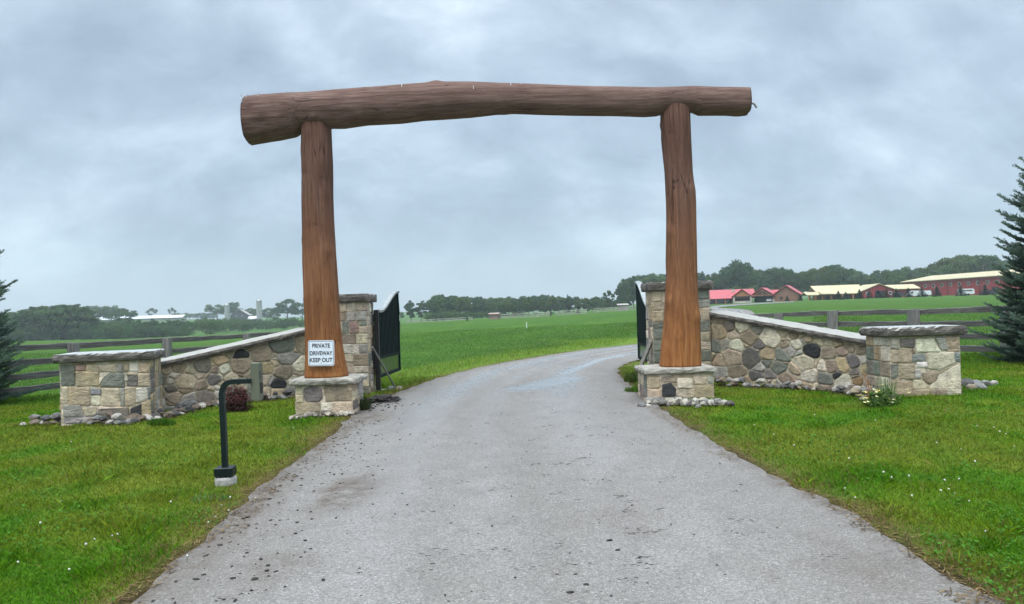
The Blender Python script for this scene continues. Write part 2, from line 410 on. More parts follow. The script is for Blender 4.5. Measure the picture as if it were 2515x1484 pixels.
class MB:
    def __init__(s):
        s.v, s.f, s.c, s.col = [], [], [], (1, 1, 1)

    def add(s, vs, fs, col=None):
        b = len(s.v); s.v.extend(tuple(v) for v in vs)
        for f in fs: s.f.append(tuple(b + i for i in f)); s.c.append(col or s.col)
        return s

    def box(s, c, size, yaw=0., col=None, tilt=None):
        sx, sy, sz = (q / 2 for q in size); m = Matrix.Rotation(yaw, 3, 'Z')
        if tilt is not None: m = tilt
        vs = [Vector(c) + m @ Vector((x * sx, y * sy, z * sz)) for z in (-1, 1) for x, y in ((-1, -1), (1, -1), (1, 1), (-1, 1))]
        return s.add(vs, [(3, 2, 1, 0), (4, 5, 6, 7), (0, 1, 5, 4), (1, 2, 6, 5), (2, 3, 7, 6), (3, 0, 4, 7)], col)

    def bevbox(s, c, size, b=.01, yaw=0.):
        sx, sy, sz = (q / 2 for q in size); m = Matrix.Rotation(yaw, 3, 'Z')
        rings = []
        for z, i in ((-sz, b), (-sz + b, 0), (sz - b, 0), (sz, b)):
            x, y = sx - i, sy - i
            rings.append([Vector(c) + m @ Vector((p, q, z)) for p, q in ((-x + b, -y), (x - b, -y), (x, -y + b), (x, y - b), (x - b, y), (-x + b, y), (-x, y - b), (-x, -y + b))])
        return s.loft(rings)

    def loft(s, rings, cap=True, col=None):
        n = len(rings[0]); b = []
        vs = [p for r in rings for p in r]; fs = []
        for k in range(len(rings) - 1):
            for i in range(n):
                j = (i + 1) % n
                fs.append((k * n + i, k * n + j, (k + 1) * n + j, (k + 1) * n + i))
        if cap:
            fs.append(tuple(range(n - 1, -1, -1))); fs.append(tuple((len(rings) - 1) * n + i for i in range(n)))
        return s.add(vs, fs, col)

    def tube(s, pts, r, n=10, cap=True, sq=False, col=None):
        pts = [Vector(p) for p in pts]; rings = []
        rr = r if isinstance(r, (list, tuple)) else [r] * len(pts)
        up = None
        for i, p in enumerate(pts):
            d = (pts[min(i + 1, len(pts) - 1)] - pts[max(i - 1, 0)]).normalized()
            if up is None:
                up = Vector((0, 0, 1)) if abs(d.z) < .9 else Vector((1, 0, 0))
            a = (up - d * up.dot(d)).normalized(); b = d.cross(a); up = a
            if sq:
                rings.append([p + (a * x + b * y) * rr[i] for x, y in ((-1, -1), (1, -1), (1, 1), (-1, 1))])
            else:
                rings.append([p + (a * math.cos(t) + b * math.sin(t)) * rr[i] for t in (2 * math.pi * k / n for k in range(n))])
        return s.loft(rings, cap, col)

    def quad(s, a, b, c, d, col=None):
        return s.add([a, b, c, d], [(0, 1, 2, 3)], col)

    def prism(s, poly, off, col=None):
        n = len(poly); vs = [Vector(p) for p in poly] + [Vector(p) + Vector(off) for p in poly]
        fs = [tuple(range(n)), tuple(range(2 * n - 1, n - 1, -1))] + [(j, i, i + n, j + n) for i, j in ((k, (k + 1) % n) for k in range(n))]
        return s.add(vs, fs, col)

    def build(s, name, mat, parent=None, smooth=False, colours=False, loc=None):
        off = origin(parent) if parent is not None else Vector(loc or (0, 0, 0))
        me = bpy.data.meshes.new(name)
        me.from_pydata([tuple(Vector(v) - off) for v in s.v], [], s.f); me.update()
        if colours:
            a = me.attributes.new('col', 'FLOAT_COLOR', 'FACE')
            a.data.foreach_set('color', np.array([(*c, 1) for c in s.c], np.float32).ravel())
        if smooth: me.polygons.foreach_set('use_smooth', [True] * len(me.polygons))
        me.materials.append(M[mat] if isinstance(mat, str) else mat)
        o = bpy.data.objects.new(name, me); COL.objects.link(o)
        if parent is not None: o.parent = parent
        else: o.location = off
        return o


def np_mesh(name, verts, nper, mat, col=None, parent=None, smooth=False):
    """many faces of nper corners each, made from a flat vertex array; col is one colour per face"""
    me = bpy.data.meshes.new(name); nv = len(verts); nf = nv // nper
    me.vertices.add(nv); me.vertices.foreach_set('co', np.asarray(verts, np.float32).ravel())
    me.loops.add(nv); me.loops.foreach_set('vertex_index', np.arange(nv, dtype=np.int32))
    me.polygons.add(nf); me.polygons.foreach_set('loop_start', np.arange(0, nv, nper, dtype=np.int32))
    if col is not None:
        a = me.attributes.new('col', 'FLOAT_COLOR', 'FACE')
        c = np.ones((nf, 4), np.float32); c[:, :3] = col
        a.data.foreach_set('color', c.ravel())
    me.update(calc_edges=True); me.materials.append(M[mat])
    o = bpy.data.objects.new(name, me); COL.objects.link(o)
    if parent is not None: o.parent = parent
    return o


def copy_tree(o, parent=None):
    c = o.copy(); COL.objects.link(c); c.parent = parent
    for ch in list(o.children): copy_tree(ch, c)
    return c
# ------------------------------------------------------------------ masonry
ST = {'buff': (.45, .375, .27), 'cream': (.55, .495, .40), 'tan': (.37, .295, .20), 'grey': (.31, .30, .275), 'green': (.165, .178, .148),
      'char': (.035, .037, .042), 'purple': (.155, .135, .133), 'dark': (.18, .16, .138), 'brown': (.27, .21, .148), 'ochre': (.42, .32, .19),
      'pink': (.30, .21, .175), 'rust': (.27, .16, .075), 'bgrey': (.21, .23, .24), 'white': (.58, .55, .49)}
for k_, v_ in list(ST.items()):               # weathered: a little paler and greyer than freshly split
    g_ = sum(v_) / 3
    if k_ != 'char': ST[k_] = tuple(min(.62, (q * .82 + g_ * .18) * 1.16) for q in v_)
AUTO = ['buff', 'buff', 'cream', 'tan', 'tan', 'grey', 'grey', 'green', 'purple', 'brown', 'ochre', 'dark']
MORT = (.47, .42, .335)


class Face:
    """a vertical masonry face: origin at its lower left corner, running along ex"""
    def __init__(s, A, ex):
        s.A = Vector(A); s.ex = Vector(ex).normalized(); s.n = s.ex.cross(Vector((0, 0, 1)))

    def at(s, u, t, d=0.):
        return s.A + s.ex * u + Vector((0, 0, t)) + s.n * d

    def px(s, x, y):                         # photograph pixel -> position on the face
        o = Vector((0, 0, EYE)); d = S(x, y, 1.0) - o
        k = (s.A - o).dot(s.n) / d.dot(s.n); q = o + d * k - s.A
        return (q.dot(s.ex), q.z)


def clip_half(poly, a, b, c):                # keep a*x+b*y<=c
    out = []
    for i in range(len(poly)):
        p, q = poly[i], poly[(i + 1) % len(poly)]
        dp, dq = a * p[0] + b * p[1] - c, a * q[0] + b * q[1] - c
        if dp <= 0: out.append(p)
        if dp * dq < 0:
            t = dp / (dp - dq); out.append((p[0] + (q[0] - p[0]) * t, p[1] + (q[1] - p[1]) * t))
    return out


def area(p):
    return .5 * sum(p[i][0] * p[(i + 1) % len(p)][1] - p[(i + 1) % len(p)][0] * p[i][1] for i in range(len(p)))


def power_cells(sites, region):
    res = []
    for i, (x, y, r, c) in enumerate(sites):
        poly = region
        for j, (x2, y2, r2, _) in enumerate(sites):
            if i == j: continue
            a, b = 2 * (x2 - x), 2 * (y2 - y)
            poly = clip_half(poly, a, b, x2 * x2 + y2 * y2 - r2 * r2 - x * x - y * y + r * r)
            if len(poly) < 3: break
        if len(poly) >= 3 and abs(area(poly)) > .0012: res.append((poly, c))
    return res


def emboss(mb, fc, poly, col, gap=.011, rnd=1, depth=.022):
    if area(poly) < 0: poly = poly[::-1]
    cx = sum(p[0] for p in poly) / len(poly); cy = sum(p[1] for p in poly) / len(poly)
    q = []
    for (x, y) in poly:
        dx, dy = cx - x, cy - y; l = math.hypot(dx, dy) + 1e-6
        k = min(gap * 1.35, l * .4) / l
        q.append((x + dx * k, y + dy * k))
    # split long edges, wobble, then round the corners
    r = []
    for i in range(len(q)):
        a, b = q[i], q[(i + 1) % len(q)]; l = math.hypot(b[0] - a[0], b[1] - a[1])
        r.append(a)
        for k in range(1, int(l / .12) + 1):
            t = k / (int(l / .12) + 1)
            r.append((a[0] + (b[0] - a[0]) * t + random.uniform(-.005, .005), a[1] + (b[1] - a[1]) * t + random.uniform(-.005, .005)))
    for k in range(rnd):
        o = []; lim = (.012, .04, .02)[min(k + (1 if rnd > 1 else 0), 2)]
        for i in range(len(r)):
            a, b = r[i], r[(i + 1) % len(r)]; l = math.hypot(b[0] - a[0], b[1] - a[1]) + 1e-9; t = min(.25, lim / l)
            o += [(a[0] + (b[0] - a[0]) * t, a[1] + (b[1] - a[1]) * t), (b[0] + (a[0] - b[0]) * t, b[1] + (a[1] - b[1]) * t)]
        r = o
    n = len(r); dd = depth * random.uniform(.6, 1.35)
    tx, ty = random.uniform(-.10, .10), random.uniform(-.10, .10)
    rings = []
    for s_, d_ in ((0, -.012), (0, dd * .35), (.010, dd * .85), (.028, dd * 1.05)):
        ring = []
        for (x, y) in r:
            dx, dy = cx - x, cy - y; l = math.hypot(dx, dy) + 1e-6; k = min(s_, l * .5) / l
            X, Y = x + dx * k, y + dy * k
            e = 0 if s_ == 0 else (tx * (X - cx) + ty * (Y - cy)) * .6 + random.uniform(-.0025, .0025)
            ring.append(fc.at(X, Y, d_ + e))
        rings.append(ring)
    j = random.uniform(.85, 1.14); col = tuple(min(.8, c * j * random.uniform(.96, 1.04)) for c in col)
    vs = [p for g in rings for p in g]
    fs = []
    for k in range(len(rings) - 1):
        for i in range(n):
            jn = (i + 1) % n
            fs.append((k * n + i, k * n + jn, (k + 1) * n + jn, (k + 1) * n + i))
    b = (len(rings) - 1) * n
    fs.append(tuple(b + i for i in range(n)))
    mb.add(vs, fs, col)


def auto_cut(x0, y0, x1, y1, out, rng, big=.30):
    w, h = x1 - x0, y1 - y0
    if (w < big * 1.25 and h < big * .85) or (w * h < big * big * .75 and rng.random() < .6) or w * h < .018:
        j = .012
        out.append([(x0 + rng.uniform(-j, j) * 0, y0), (x1, y0), (x1, y1), (x0, y1)]); return
    if w > h * 1.35 or (w > h * .9 and rng.random() < .4):
        k = x0 + w * rng.uniform(.33, .67); auto_cut(x0, y0, k, y1, out, rng, big); auto_cut(k, y0, x1, y1, out, rng, big)
    else:
        k = y0 + h * rng.uniform(.36, .64); auto_cut(x0, y0, x1, k, out, rng, big); auto_cut(x0, k, x1, y1, out, rng, big)


def auto_face(mb, fc, w, z0, z1, seed, pal=AUTO, big=.30, depth=.013):
    rng = random.Random(seed); out = []
    auto_cut(0.0, z0, w, z1, out, rng, big)
    for p in out:
        emboss(mb, fc, p, ST[rng.choice(pal)], .005, 1, depth)


def slab(mb, c, w, d, z0, z1, yaw, amp=.018, seed=0, step=.045):
    """rock-faced slab: broken edge all round, flat top"""
    m = Matrix.Rotation(yaw, 3, 'Z'); pts = []
    nx, ny = int(w / step), int(d / step)
    for i in range(nx): pts.append((-w / 2 + w * i / nx, -d / 2, 0, -1))
    for i in range(ny): pts.append((w / 2, -d / 2 + d * i / ny, 1, 0))
    for i in range(nx): pts.append((w / 2 - w * i / nx, d / 2, 0, 1))
    for i in range(ny): pts.append((-w / 2, d / 2 - d * i / ny, -1, 0))
    rings = []
    for k, (t, off) in enumerate(((0, -.02), (.12, .0), (.35, .008), (.62, .010), (.85, .0), (1., -.012))):
        ring = []
        for (x, y, nx_, ny_) in pts:
            q = mnoise.noise(Vector((x * 7 + seed * 5, y * 7, t * 2.2))) + .6 * mnoise.noise(Vector((x * 19, y * 19 + seed, t * 6)))
            q += .9 * abs(mnoise.noise(Vector((x * 11 + seed, y * 11, t * 5 + 4)))) - .3
            o = off + amp * q
            zz = z0 + (z1 - z0) * t + (0 if k in (0, 5) else .006 * q)
            if k == 5: zz += .0015 * q
            ring.append(Vector((c[0], c[1], zz)) + m @ Vector((x + nx_ * o, y + ny_ * o, 0)))
        rings.append(ring)
    mb.loft(rings)


def pier(name, fl, yaw, w, d, z0, zc0, zc1, over, label, cat, front, seed, side_fn=None, capmat='capstone', taper=0.):
    """square stone pier with a rock-faced cap; fl is its front left foot"""
    ex = Vector((math.cos(yaw), math.sin(yaw), 0)); ey = Vector((-ex.y, ex.x, 0))
    fl = Vector((fl[0], fl[1], z0))
    ctr = fl + ex * w / 2 + ey * d / 2
    root = thing(name, (ctr.x, ctr.y, z0), label, cat)
    mb = MB(); mb.col = MORT
    mb.prism([fl, fl + ex * w, fl + ex * w + ey * d, fl + ey * d][::-1], (0, 0, zc0 - z0), MORT)
    hgt = zc0 - z0 - .004
    ff = Face(fl, ex)
    front(mb, ff, w, hgt)
    auto_face(mb, Face(fl + ey * d, -ey), d, .0, hgt, seed)
    auto_face(mb, Face(fl + ex * w, ey), d, .0, hgt, seed + 1)
    auto_face(mb, Face(fl + ex * w + ey * d, -ex), w, .0, hgt, seed + 2)
    mb.build('stonework', 'stone', root, colours=True)
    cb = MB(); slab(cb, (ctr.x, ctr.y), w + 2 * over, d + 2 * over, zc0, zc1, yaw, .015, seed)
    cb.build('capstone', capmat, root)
    return root


def listed(stones, ox, oy, sc, pal_fill=('buff', 'tan', 'cream'), rnd=1):
    """stones traced on the photograph: polygons in zoomed pixels, each with its kind of stone"""
    def fn(mb, fc, w, hgt):
        auto_face(mb, fc, w, .0, hgt, len(stones), ['buff', 'cream', 'tan', 'buff'], .2, .004)
        for pts, k in stones:
            q = [fc.px(ox + x * sc, oy + y * sc) for x, y in pts]
            mx_, my_ = sum(a for a, b in q) / len(q), sum(b for a, b in q) / len(q)
            q = [(a + (.008 if a > mx_ else -.008), b + (.008 if b > my_ else -.008)) for a, b in q]
            q = [(min(max(a, .004), w - .004), min(max(b, .0), hgt)) for a, b in q]
            if abs(area(q)) > .002:
                emboss(mb, fc, q, ST[k], .005, rnd, .017)
    return fn


def R4(x0, y0, x1, y1):
    return [(x0, y0), (x1, y0), (x1, y1), (x0, y1)]


LP = [([(632, 725), (790, 725), (795, 945), (640, 945)], 'green'), (R4(800, 722, 902, 788), 'pink'), (R4(908, 718, 1228, 795), 'buff'),
      (R4(1234, 712, 1300, 800), 'grey'), (R4(1306, 706, 1366, 795), 'tan'), (R4(1372, 698, 1456, 795), 'cream'), (R4(1462, 688, 1592, 805), 'tan'),
      (R4(802, 795, 1046, 948), 'tan'), ([(1052, 802), (1162, 805), (1085, 880), (1052, 940)], 'cream'),
      ([(1168, 812), (1312, 816), (1320, 956), (1058, 956), (1092, 882)], 'green'), (R4(1328, 800, 1452, 826), 'buff'), (R4(1338, 830, 1452, 948), 'purple'),
      (R4(1460, 815, 1596, 950), 'tan'), (R4(652, 955, 716, 1138), 'buff'), (R4(724, 960, 950, 1148), 'tan'), (R4(956, 974, 1070, 1040), 'bgrey'),
      (R4(974, 1046, 1062, 1148), 'cream'), (R4(1074, 968, 1270, 1166), 'buff'), (R4(1276, 964, 1312, 1162), 'grey'), (R4(1320, 958, 1432, 1160), 'tan'),
      ([(1440, 968), (1558, 960), (1562, 1090), (1440, 1125)], 'cream'), (R4(1566, 950, 1622, 1084), 'bgrey'),
      ([(668, 1146), (850, 1146), (890, 1275), (676, 1275)], 'grey'), ([(862, 1158), (1026, 1168), (1020, 1262), (898, 1262)], 'buff'),
      ([(1032, 1198), (1355, 1170), (1368, 1310), (1032, 1310)], 'dark'), ([(1380, 1182), (1490, 1134), (1490, 1300), (1380, 1300)], 'char'),
      ([(1500, 1130), (1612, 1094), (1612, 1300), (1500, 1300)], 'tan'), (R4(676, 1280, 1030, 1340), 'grey'), ([(1046, 1168), (1320, 1168), (1120, 1188), (1046, 1190)], 'cream')]
RP = [(R4(508, 760, 560, 850), 'grey'), (R4(566, 765, 618, 850), 'buff'), (R4(624, 775, 752, 860), 'grey'), (R4(762, 775, 888, 845), 'purple'),
      ([(896, 775), (1050, 768), (1110, 885), (904, 885)], 'cream'), ([(1060, 762), (1146, 756), (1182, 870), (1115, 870)], 'grey'), (R4(1154, 752, 1292, 880), 'tan'),
      (R4(508, 856, 556, 950), 'buff'), (R4(562, 856, 640, 930), 'tan'), (R4(640, 905, 666, 975), 'purple'), (R4(524, 958, 560, 1004), 'dark'), (R4(568, 936, 636, 1000), 'grey'),
      (R4(676, 868, 862, 975), 'tan'), (R4(870, 850, 894, 900), 'brown'), ([(874, 908), (972, 908), (988, 968), (862, 968)], 'bgrey'), (R4(905, 976, 998, 1018), 'white'),
      ([(990, 895), (1230, 888), (1230, 975), (1110, 1045), (1008, 1028)], 'cream'), (R4(1236, 890, 1292, 970), 'bgrey'),
      (R4(748, 990, 884, 1120), 'tan'), (R4(892, 1035, 940, 1115), 'grey'), ([(952, 1062), (1095, 1062), (1080, 1132), (1010, 1165), (956, 1115)], 'brown'),
      ([(1112, 1082), (1292, 980), (1292, 1250), (1180, 1225), (1022, 1205), (1022, 1168)], 'cream'), (R4(520, 1012, 630, 1140), 'cream'), (R4(640, 990, 740, 1122), 'green'),
      (R4(690, 1136, 866, 1255), 'tan'), ([(872, 1128), (948, 1122), (1004, 1168), (1004, 1205), (874, 1205)], 'buff'), (R4(874, 1212, 1010, 1275), 'tan'),
      (R4(498, 1150, 590, 1260), 'grey'), (R4(598, 1130, 682, 1260), 'buff'), (R4(690, 1262, 866, 1310), 'buff'), (R4(1018, 1215, 1170, 1290), 'brown')]
LB = [([(1096, 1140), (1190, 1108), (1285, 1142), (1302, 1228), (1262, 1276), (1128, 1276), (1098, 1228)], 'purple'), (R4(1022, 1105, 1086, 1200), 'buff'),
      (R4(1016, 1208, 1090, 1290), 'buff'), ([(1312, 1105), (1608, 1105), (1612, 1268), (1332, 1272)], 'brown'), ([(1018, 1296), (1270, 1288), (1275, 1375), (1020, 1420)], 'tan'),
      (R4(1286, 1378, 1394, 1412), 'purple'), (R4(1404, 1282, 1612, 1410), 'buff'), (R4(1286, 1286, 1396, 1370), 'cream'), (R4(1022, 1420, 1280, 1460), 'buff'), (R4(1300, 1418, 1600, 1460), 'tan')]
RB = [([(530, 1212), (608, 1192), (668, 1262), (662, 1328), (530, 1332)], 'char'), (R4(388, 1138, 505, 1250), 'tan'), (R4(392, 1258, 518, 1375), 'buff'),
      (R4(516, 1136, 668, 1186), 'brown'), (R4(680, 1150, 832, 1248), 'cream'), (R4(842, 1138, 972, 1208), 'buff'), (R4(848, 1216, 1036, 1345), 'tan'),
      (R4(684, 1256, 842, 1345), 'buff'), (R4(980, 1136, 1036, 1206), 'grey'), (R4(524, 1340, 680, 1390), 'buff'), (R4(690, 1350, 1036, 1390), 'grey')]
LW = [(528, 1190, 18, 'tan'), (558, 1202, 14, 'cream'), (573, 1177, 20, 'brown'), (646, 1174, 22, 'dark'), (512, 1220, 20, 'dark'), (525, 1228, 8, 'cream'),
      (546, 1224, 10, 'cream'), (594, 1223, 34, 'buff'), (646, 1231, 13, 'brown'), (641, 1206, 12, 'tan'), (509, 1259, 18, 'ochre'), (552, 1273, 26, 'buff'), (503, 1293, 16, 'cream'),
      (606, 1282, 22, 'grey'), (655, 1275, 30, 'dark'), (543, 1247, 14, 'dark'), (698, 1154, 18, 'ochre'), (769, 1133, 25, 'char'), (837, 1133, 24, 'brown'), (908, 1103, 30, 'green'),
      (958, 1098, 18, 'tan'), (687, 1187, 10, 'brown'), (722, 1183, 20, 'cream'), (770, 1172, 30, 'brown'), (737, 1209, 22, 'buff'), (685, 1215, 27, 'purple'), (911, 1145, 32, 'grey'),
      (848, 1182, 22, 'ochre'), (960, 1180, 22, 'cream'), (908, 1193, 25, 'brown'), (848, 1215, 18, 'buff'), (893, 1230, 20, 'char'), (885, 1260, 18, 'tan'), (934, 1252, 16, 'grey'),
      (852, 1258, 14, 'tan'), (785, 1262, 20, 'dark'), (697, 1262, 12, 'cream'), (885, 1122, 12, 'brown'), (808, 1196, 16, 'brown'), (767, 1228, 18, 'buff'), (815, 1238, 18, 'grey'),
      (735, 1254, 20, 'dark'), (735, 1128, 12, 'tan'), (690, 1125, 14, 'brown'), (610, 1188, 12, 'buff'), (615, 1150, 14, 'tan'), (720, 1290, 16, 'tan'), (770, 1300, 16, 'brown'), (650, 1305, 14, 'tan'), (945, 1220, 14, 'buff'), (500, 1195, 10, 'tan'), (830, 1280, 14, 'tan')]
RW = [(2303, 1021, 24, 'brown'), (2299, 1065, 24, 'tan'), (2337, 1050, 13, 'dark'), (2377, 1045, 24, 'cream'), (2424, 1052, 17, 'green'), (2348, 1073, 13, 'buff'), (2400, 1081, 26, 'brown'),
      (2468, 1078, 30, 'cream'), (2505, 1062, 14, 'buff'), (2432, 1104, 17, 'purple'), (2288, 1102, 18, 'green'), (2322, 1102, 15, 'grey'), (2361, 1112, 24, 'cream'), (2348, 1143, 30, 'buff'),
      (2401, 1146, 27, 'purple'), (2456, 1133, 21, 'ochre'), (2458, 1157, 14, 'green'), (2503, 1139, 19, 'green'), (2529, 1125, 14, 'grey'), (2552, 1106, 18, 'cream'), (2602, 1122, 30, 'char'),
      (2592, 1087, 17, 'tan'), (2303, 1155, 18, 'tan'), (2364, 1193, 30, 'brown'), (2309, 1193, 16, 'grey'), (2432, 1176, 18, 'grey'), (2493, 1180, 22, 'green'), (2429, 1204, 18, 'purple'),
      (2468, 1204, 12, 'purple'), (2578, 1165, 26, 'cream'), (2548, 1188, 18, 'tan'), (2522, 1214, 20, 'brown'), (2597, 1202, 22, 'cream'), (2639, 1211, 22, 'green'), (2639, 1173, 18, 'cream'),
      (2656, 1133, 24, 'brown'), (2698, 1128, 18, 'pink'), (2724, 1113, 14, 'tan'), (2761, 1124, 20, 'brown'), (2730, 1158, 21, 'purple'), (2769, 1152, 18, 'cream'), (2660, 1172, 26, 'pink'),
      (2702, 1170, 22, 'ochre'), (2776, 1187, 18, 'ochre'), (2739, 1191, 17, 'dark'), (2682, 1199, 10, 'char'), (2704, 1221, 25, 'cream'), (2748, 1224, 22, 'rust'), (2782, 1224, 14, 'grey'),
      (2622, 1091, 15, 'tan'), (2656, 1094, 15, 'buff'), (2690, 1096, 12, 'brown'), (2540, 1068, 13, 'brown'), (2570, 1075, 10, 'buff'), (2380, 1222, 16, 'tan'), (2440, 1232, 16, 'buff'), (2640, 1245, 18, 'tan')]


def z_at(x, y, Y): return P(x, y, Y).z


def wing_wall(name, A, B, zA, zB, sites, label, seed):
    A = Vector(A); B = Vector(B); L = (B - A).length
    ex = (B - A).normalized(); n = ex.cross(Vector((0, 0, 1)))
    zb = min(A.z, B.z) - .12
    A0 = Vector((A.x, A.y, zb)); th = .42
    root = thing(name, ((A.x + B.x) / 2, (A.y + B.y) / 2, zb), label, 'wall')
    mb = MB(); mb.col = MORT
    hA, hB = zA - zb, zB - zb
    pts = [A0, A0 + ex * L, A0 + ex * L + Vector((0, 0, hB)), A0 + Vector((0, 0, hA))]
    mb.prism(pts, -n * th, MORT)
    fc = Face(A0, ex)
    AN = .76                                 # stones lie broader than tall
    reg = [(0.0, .0), (L * AN, .0), (L * AN, hB - .006), (0.0, hA - .006)]
    st = []
    for x, y, r, c in sites:
        q = fc.px(x, y); q2 = fc.px(x + r, y)
        j = random.Random(int(x * 7 + y)); st.append((q[0] * AN + j.uniform(-.015, .015), q[1] + j.uniform(-.015, .015), abs(q2[0] - q[0]) * j.uniform(.6, 1.0), c))
    jr = random.Random(seed)
    for _ in range(46):
        s_ = jr.uniform(0, L); st.append((s_ * AN, jr.uniform(.02, 1) * (hA + (hB - hA) * s_ / L), jr.uniform(.004, .03), jr.choice(('buff', 'tan', 'cream', 'buff', 'grey', 'brown'))))
    for poly, c in power_cells(st, reg):
        emboss(mb, fc, [(a / AN, b) for a, b in poly], ST[c], .009, 2, .020)
    fb = Face(A0 + ex * L - n * th, -ex)
    rng = random.Random(seed); sb = [(rng.uniform(0, L), rng.uniform(0, max(hA, hB)), rng.uniform(.1, .16), rng.choice(AUTO)) for _ in range(60)]
    for poly, c in power_cells(sb, [(0, 0), (L * AN, 0), (L * AN, hA - .006), (0, hB - .006)]):
        emboss(mb, fb, [(a / AN, b) for a, b in poly], ST[c], .009, 2, .020)
    mb.build('stonework', 'stone', root, colours=True)
    # coping of flat stones, front edge broken
    cb = MB(); K = int(L / .05); w0 = .56; t0 = .085
    joints = sorted(rng.uniform(.1, .9) for _ in range(4))
    rings = []
    for k in range(K + 1):
        s = k / K; base = A0 + ex * (L * s) + n * .07; z = zA + (zB - zA) * s - zb + .002
        q = mnoise.noise(Vector((s * L * 5, seed, 0))) * .018 + mnoise.noise(Vector((s * L * 15, seed, 3))) * .009
        q2 = mnoise.noise(Vector((s * L * 6, seed, 7))) * .012 + mnoise.noise(Vector((s * L * 17, seed, 9))) * .01
        lift = .006 * mnoise.noise(Vector((s * L * 2.2, seed, 12)))
        if any(abs(s - j) * L < .02 for j in joints): q -= .02; q2 -= .02; lift -= .008
        sec = [(-.0 + q * .5, 0), (.014 + q2, t0 * .45), (-.004 + q, t0 * .9), (-.02 + q * .6, t0), (-w0 + .02, t0), (-w0, t0 * .5), (-w0, 0)]
        rings.append([base + n * a + Vector((0, 0, z + b + lift)) for a, b in sec])
    cb.loft(rings)
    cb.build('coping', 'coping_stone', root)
    return root


GROUNDED = []                                # footprints kept free of grass: (centre x, y, half w, half d, yaw)

# end piers
z0 = h1(-6.3, 10.8) - .08
a = P(149, 980, 10.45); yw_ = math.radians(17); u_ = P(370, 980, 1).x
LPW = (u_ * 10.45 - a.x) / (math.cos(yw_) - u_ * math.sin(yw_))
left_pier = pier('end_pier', (a.x, 10.45), yw_, LPW, 1.0, z0, z_at(258, 887, 10.75), z_at(258, 866.5, 10.68), .065,
                 'low square stone pier in front of the left spruce, green-grey stone at its corner', 'stone pier', listed(LP, 0, 950, .3033), 3)
GROUNDED.append((left_pier.location.x, left_pier.location.y, LPW / 2 + .04, .54, yw_))
a = P(2186, 900, 10.32); b_ = P(2360, 900, 10.32)
RPW = b_.x - a.x
right_pier = pier('end_pier', (a.x, 10.32), math.radians(1.0), RPW, .66, h1(5.9, 10.5) - .08, z_at(2250, 825.5, 10.35), z_at(2250, 803, 10.28), .065,
                  'low square stone pier of pale stones between the right wing wall and the right spruce', 'stone pier', listed([q for q in RP if min(a[0] for a in q[0]) > 615], 2600, 800, .3706), 23)
GROUNDED.append((a.x + RPW / 2, 10.65, RPW / 2 + .04, .36, .02))

# tall gate pillars
YP = 13.7
a = P(760, 850, YP); b_ = P(903, 850, YP)
LGX = b_.x
left_pillar = pier('gate_pillar', (a.x, YP), 0, b_.x - a.x, .62, h1(-3.2, 14) - .1, z_at(880, 742, YP), z_at(880, 722, YP), .07,
                   'tall stone gate pillar behind the left log post, carrying the left gate leaf', 'stone pillar',
                   lambda mb, fc, w, hgt: auto_face(mb, fc, w, 0, hgt, 41, ['buff', 'tan', 'grey', 'green', 'pink', 'cream', 'brown', 'buff'], .27), 43)
GROUNDED.append(((a.x + b_.x) / 2, YP + .3, .6, .35, 0))
LPX0 = a.x
a = P(1604, 850, YP); b_ = P(1745, 850, YP)
RGX = a.x
right_pillar = pier('gate_pillar', (a.x, YP), 0, b_.x - a.x, .62, h1(3.2, 14) - .1, z_at(1672, 713, YP), z_at(1672, 691, YP), .07,
                    'tall stone gate pillar behind the right log post, carrying the right gate leaf', 'stone pillar',
                    lambda mb, fc, w, hgt: auto_face(mb, fc, w, 0, hgt, 57, ['buff', 'tan', 'grey', 'grey', 'cream', 'green', 'buff'], .27), 61)
GROUNDED.append(((a.x + b_.x) / 2, YP + .3, .6, .35, 0))
RPX1 = b_.x

# wing walls sweeping from the pillars out to the piers
A = P(366, 1005, 11.75); B = Vector((LPX0 + .01, YP + .12, 0))
wing_wall('wing_wall', (A.x, A.y, h1(A.x, A.y)), (B.x, B.y, h1(B.x, B.y)), z_at(372, 908.5, 11.75), z_at(748, 817, YP + .1), LW,
          'fieldstone wing wall behind the keypad post, its coping climbing to the left gate pillar', 71)
LWA, LWB = A.copy(), B.copy()
A = Vector((RPX1 - .01, YP + .12, 0)); B = P(2141, 960, 11.05)
wing_wall('wing_wall', (A.x, A.y, h1(A.x, A.y)), (B.x, B.y, h1(B.x, B.y)), z_at(1747, 775, YP + .1), z_at(2137, 849, 11.05), RW,
          'fieldstone wing wall with a big black boulder, its coping falling from the right gate pillar', 83)
RWA, RWB = A.copy(), B.copy()

# pedestals under the log posts
a = P(726, 990, 11.1); b_ = P(866, 990, 11.1)
left_ped = pier('stone_pedestal', (a.x, 11.1), 0, b_.x - a.x, .74, h1(-2.8, 11.3) - .08, z_at(790, 945, 11.1), z_at(790, 930.5, 11.05), .07,
                'stone pedestal with a dark purple boulder, under the post that carries the sign', 'stone pedestal', listed(LB, 640, 900, .3033), 91, capmat='pale_capstone')
LPC = Vector(((a.x + b_.x) / 2, 11.1 + .37, z_at(790, 930.5, 11.05)))
GROUNDED.append((LPC.x, LPC.y, (b_.x - a.x) / 2 + .03, .4, 0))
a = P(1589, 950, 11.2); b_ = P(1752, 950, 11.2)
right_ped = pier('stone_pedestal', (a.x, 11.2), 0, b_.x - a.x, .80, h1(2.6, 11.4) - .08, z_at(1670, 917.5, 11.2), z_at(1670, 904, 11.15), .045,
                 'stone pedestal with pebbles at its foot, under the log post right of the driveway', 'stone pedestal', listed(RB, 1950, 840, .3235), 97, capmat='pale_capstone')
RPC = Vector(((a.x + b_.x) / 2, 11.2 + .40, z_at(1670, 904, 11.15)))
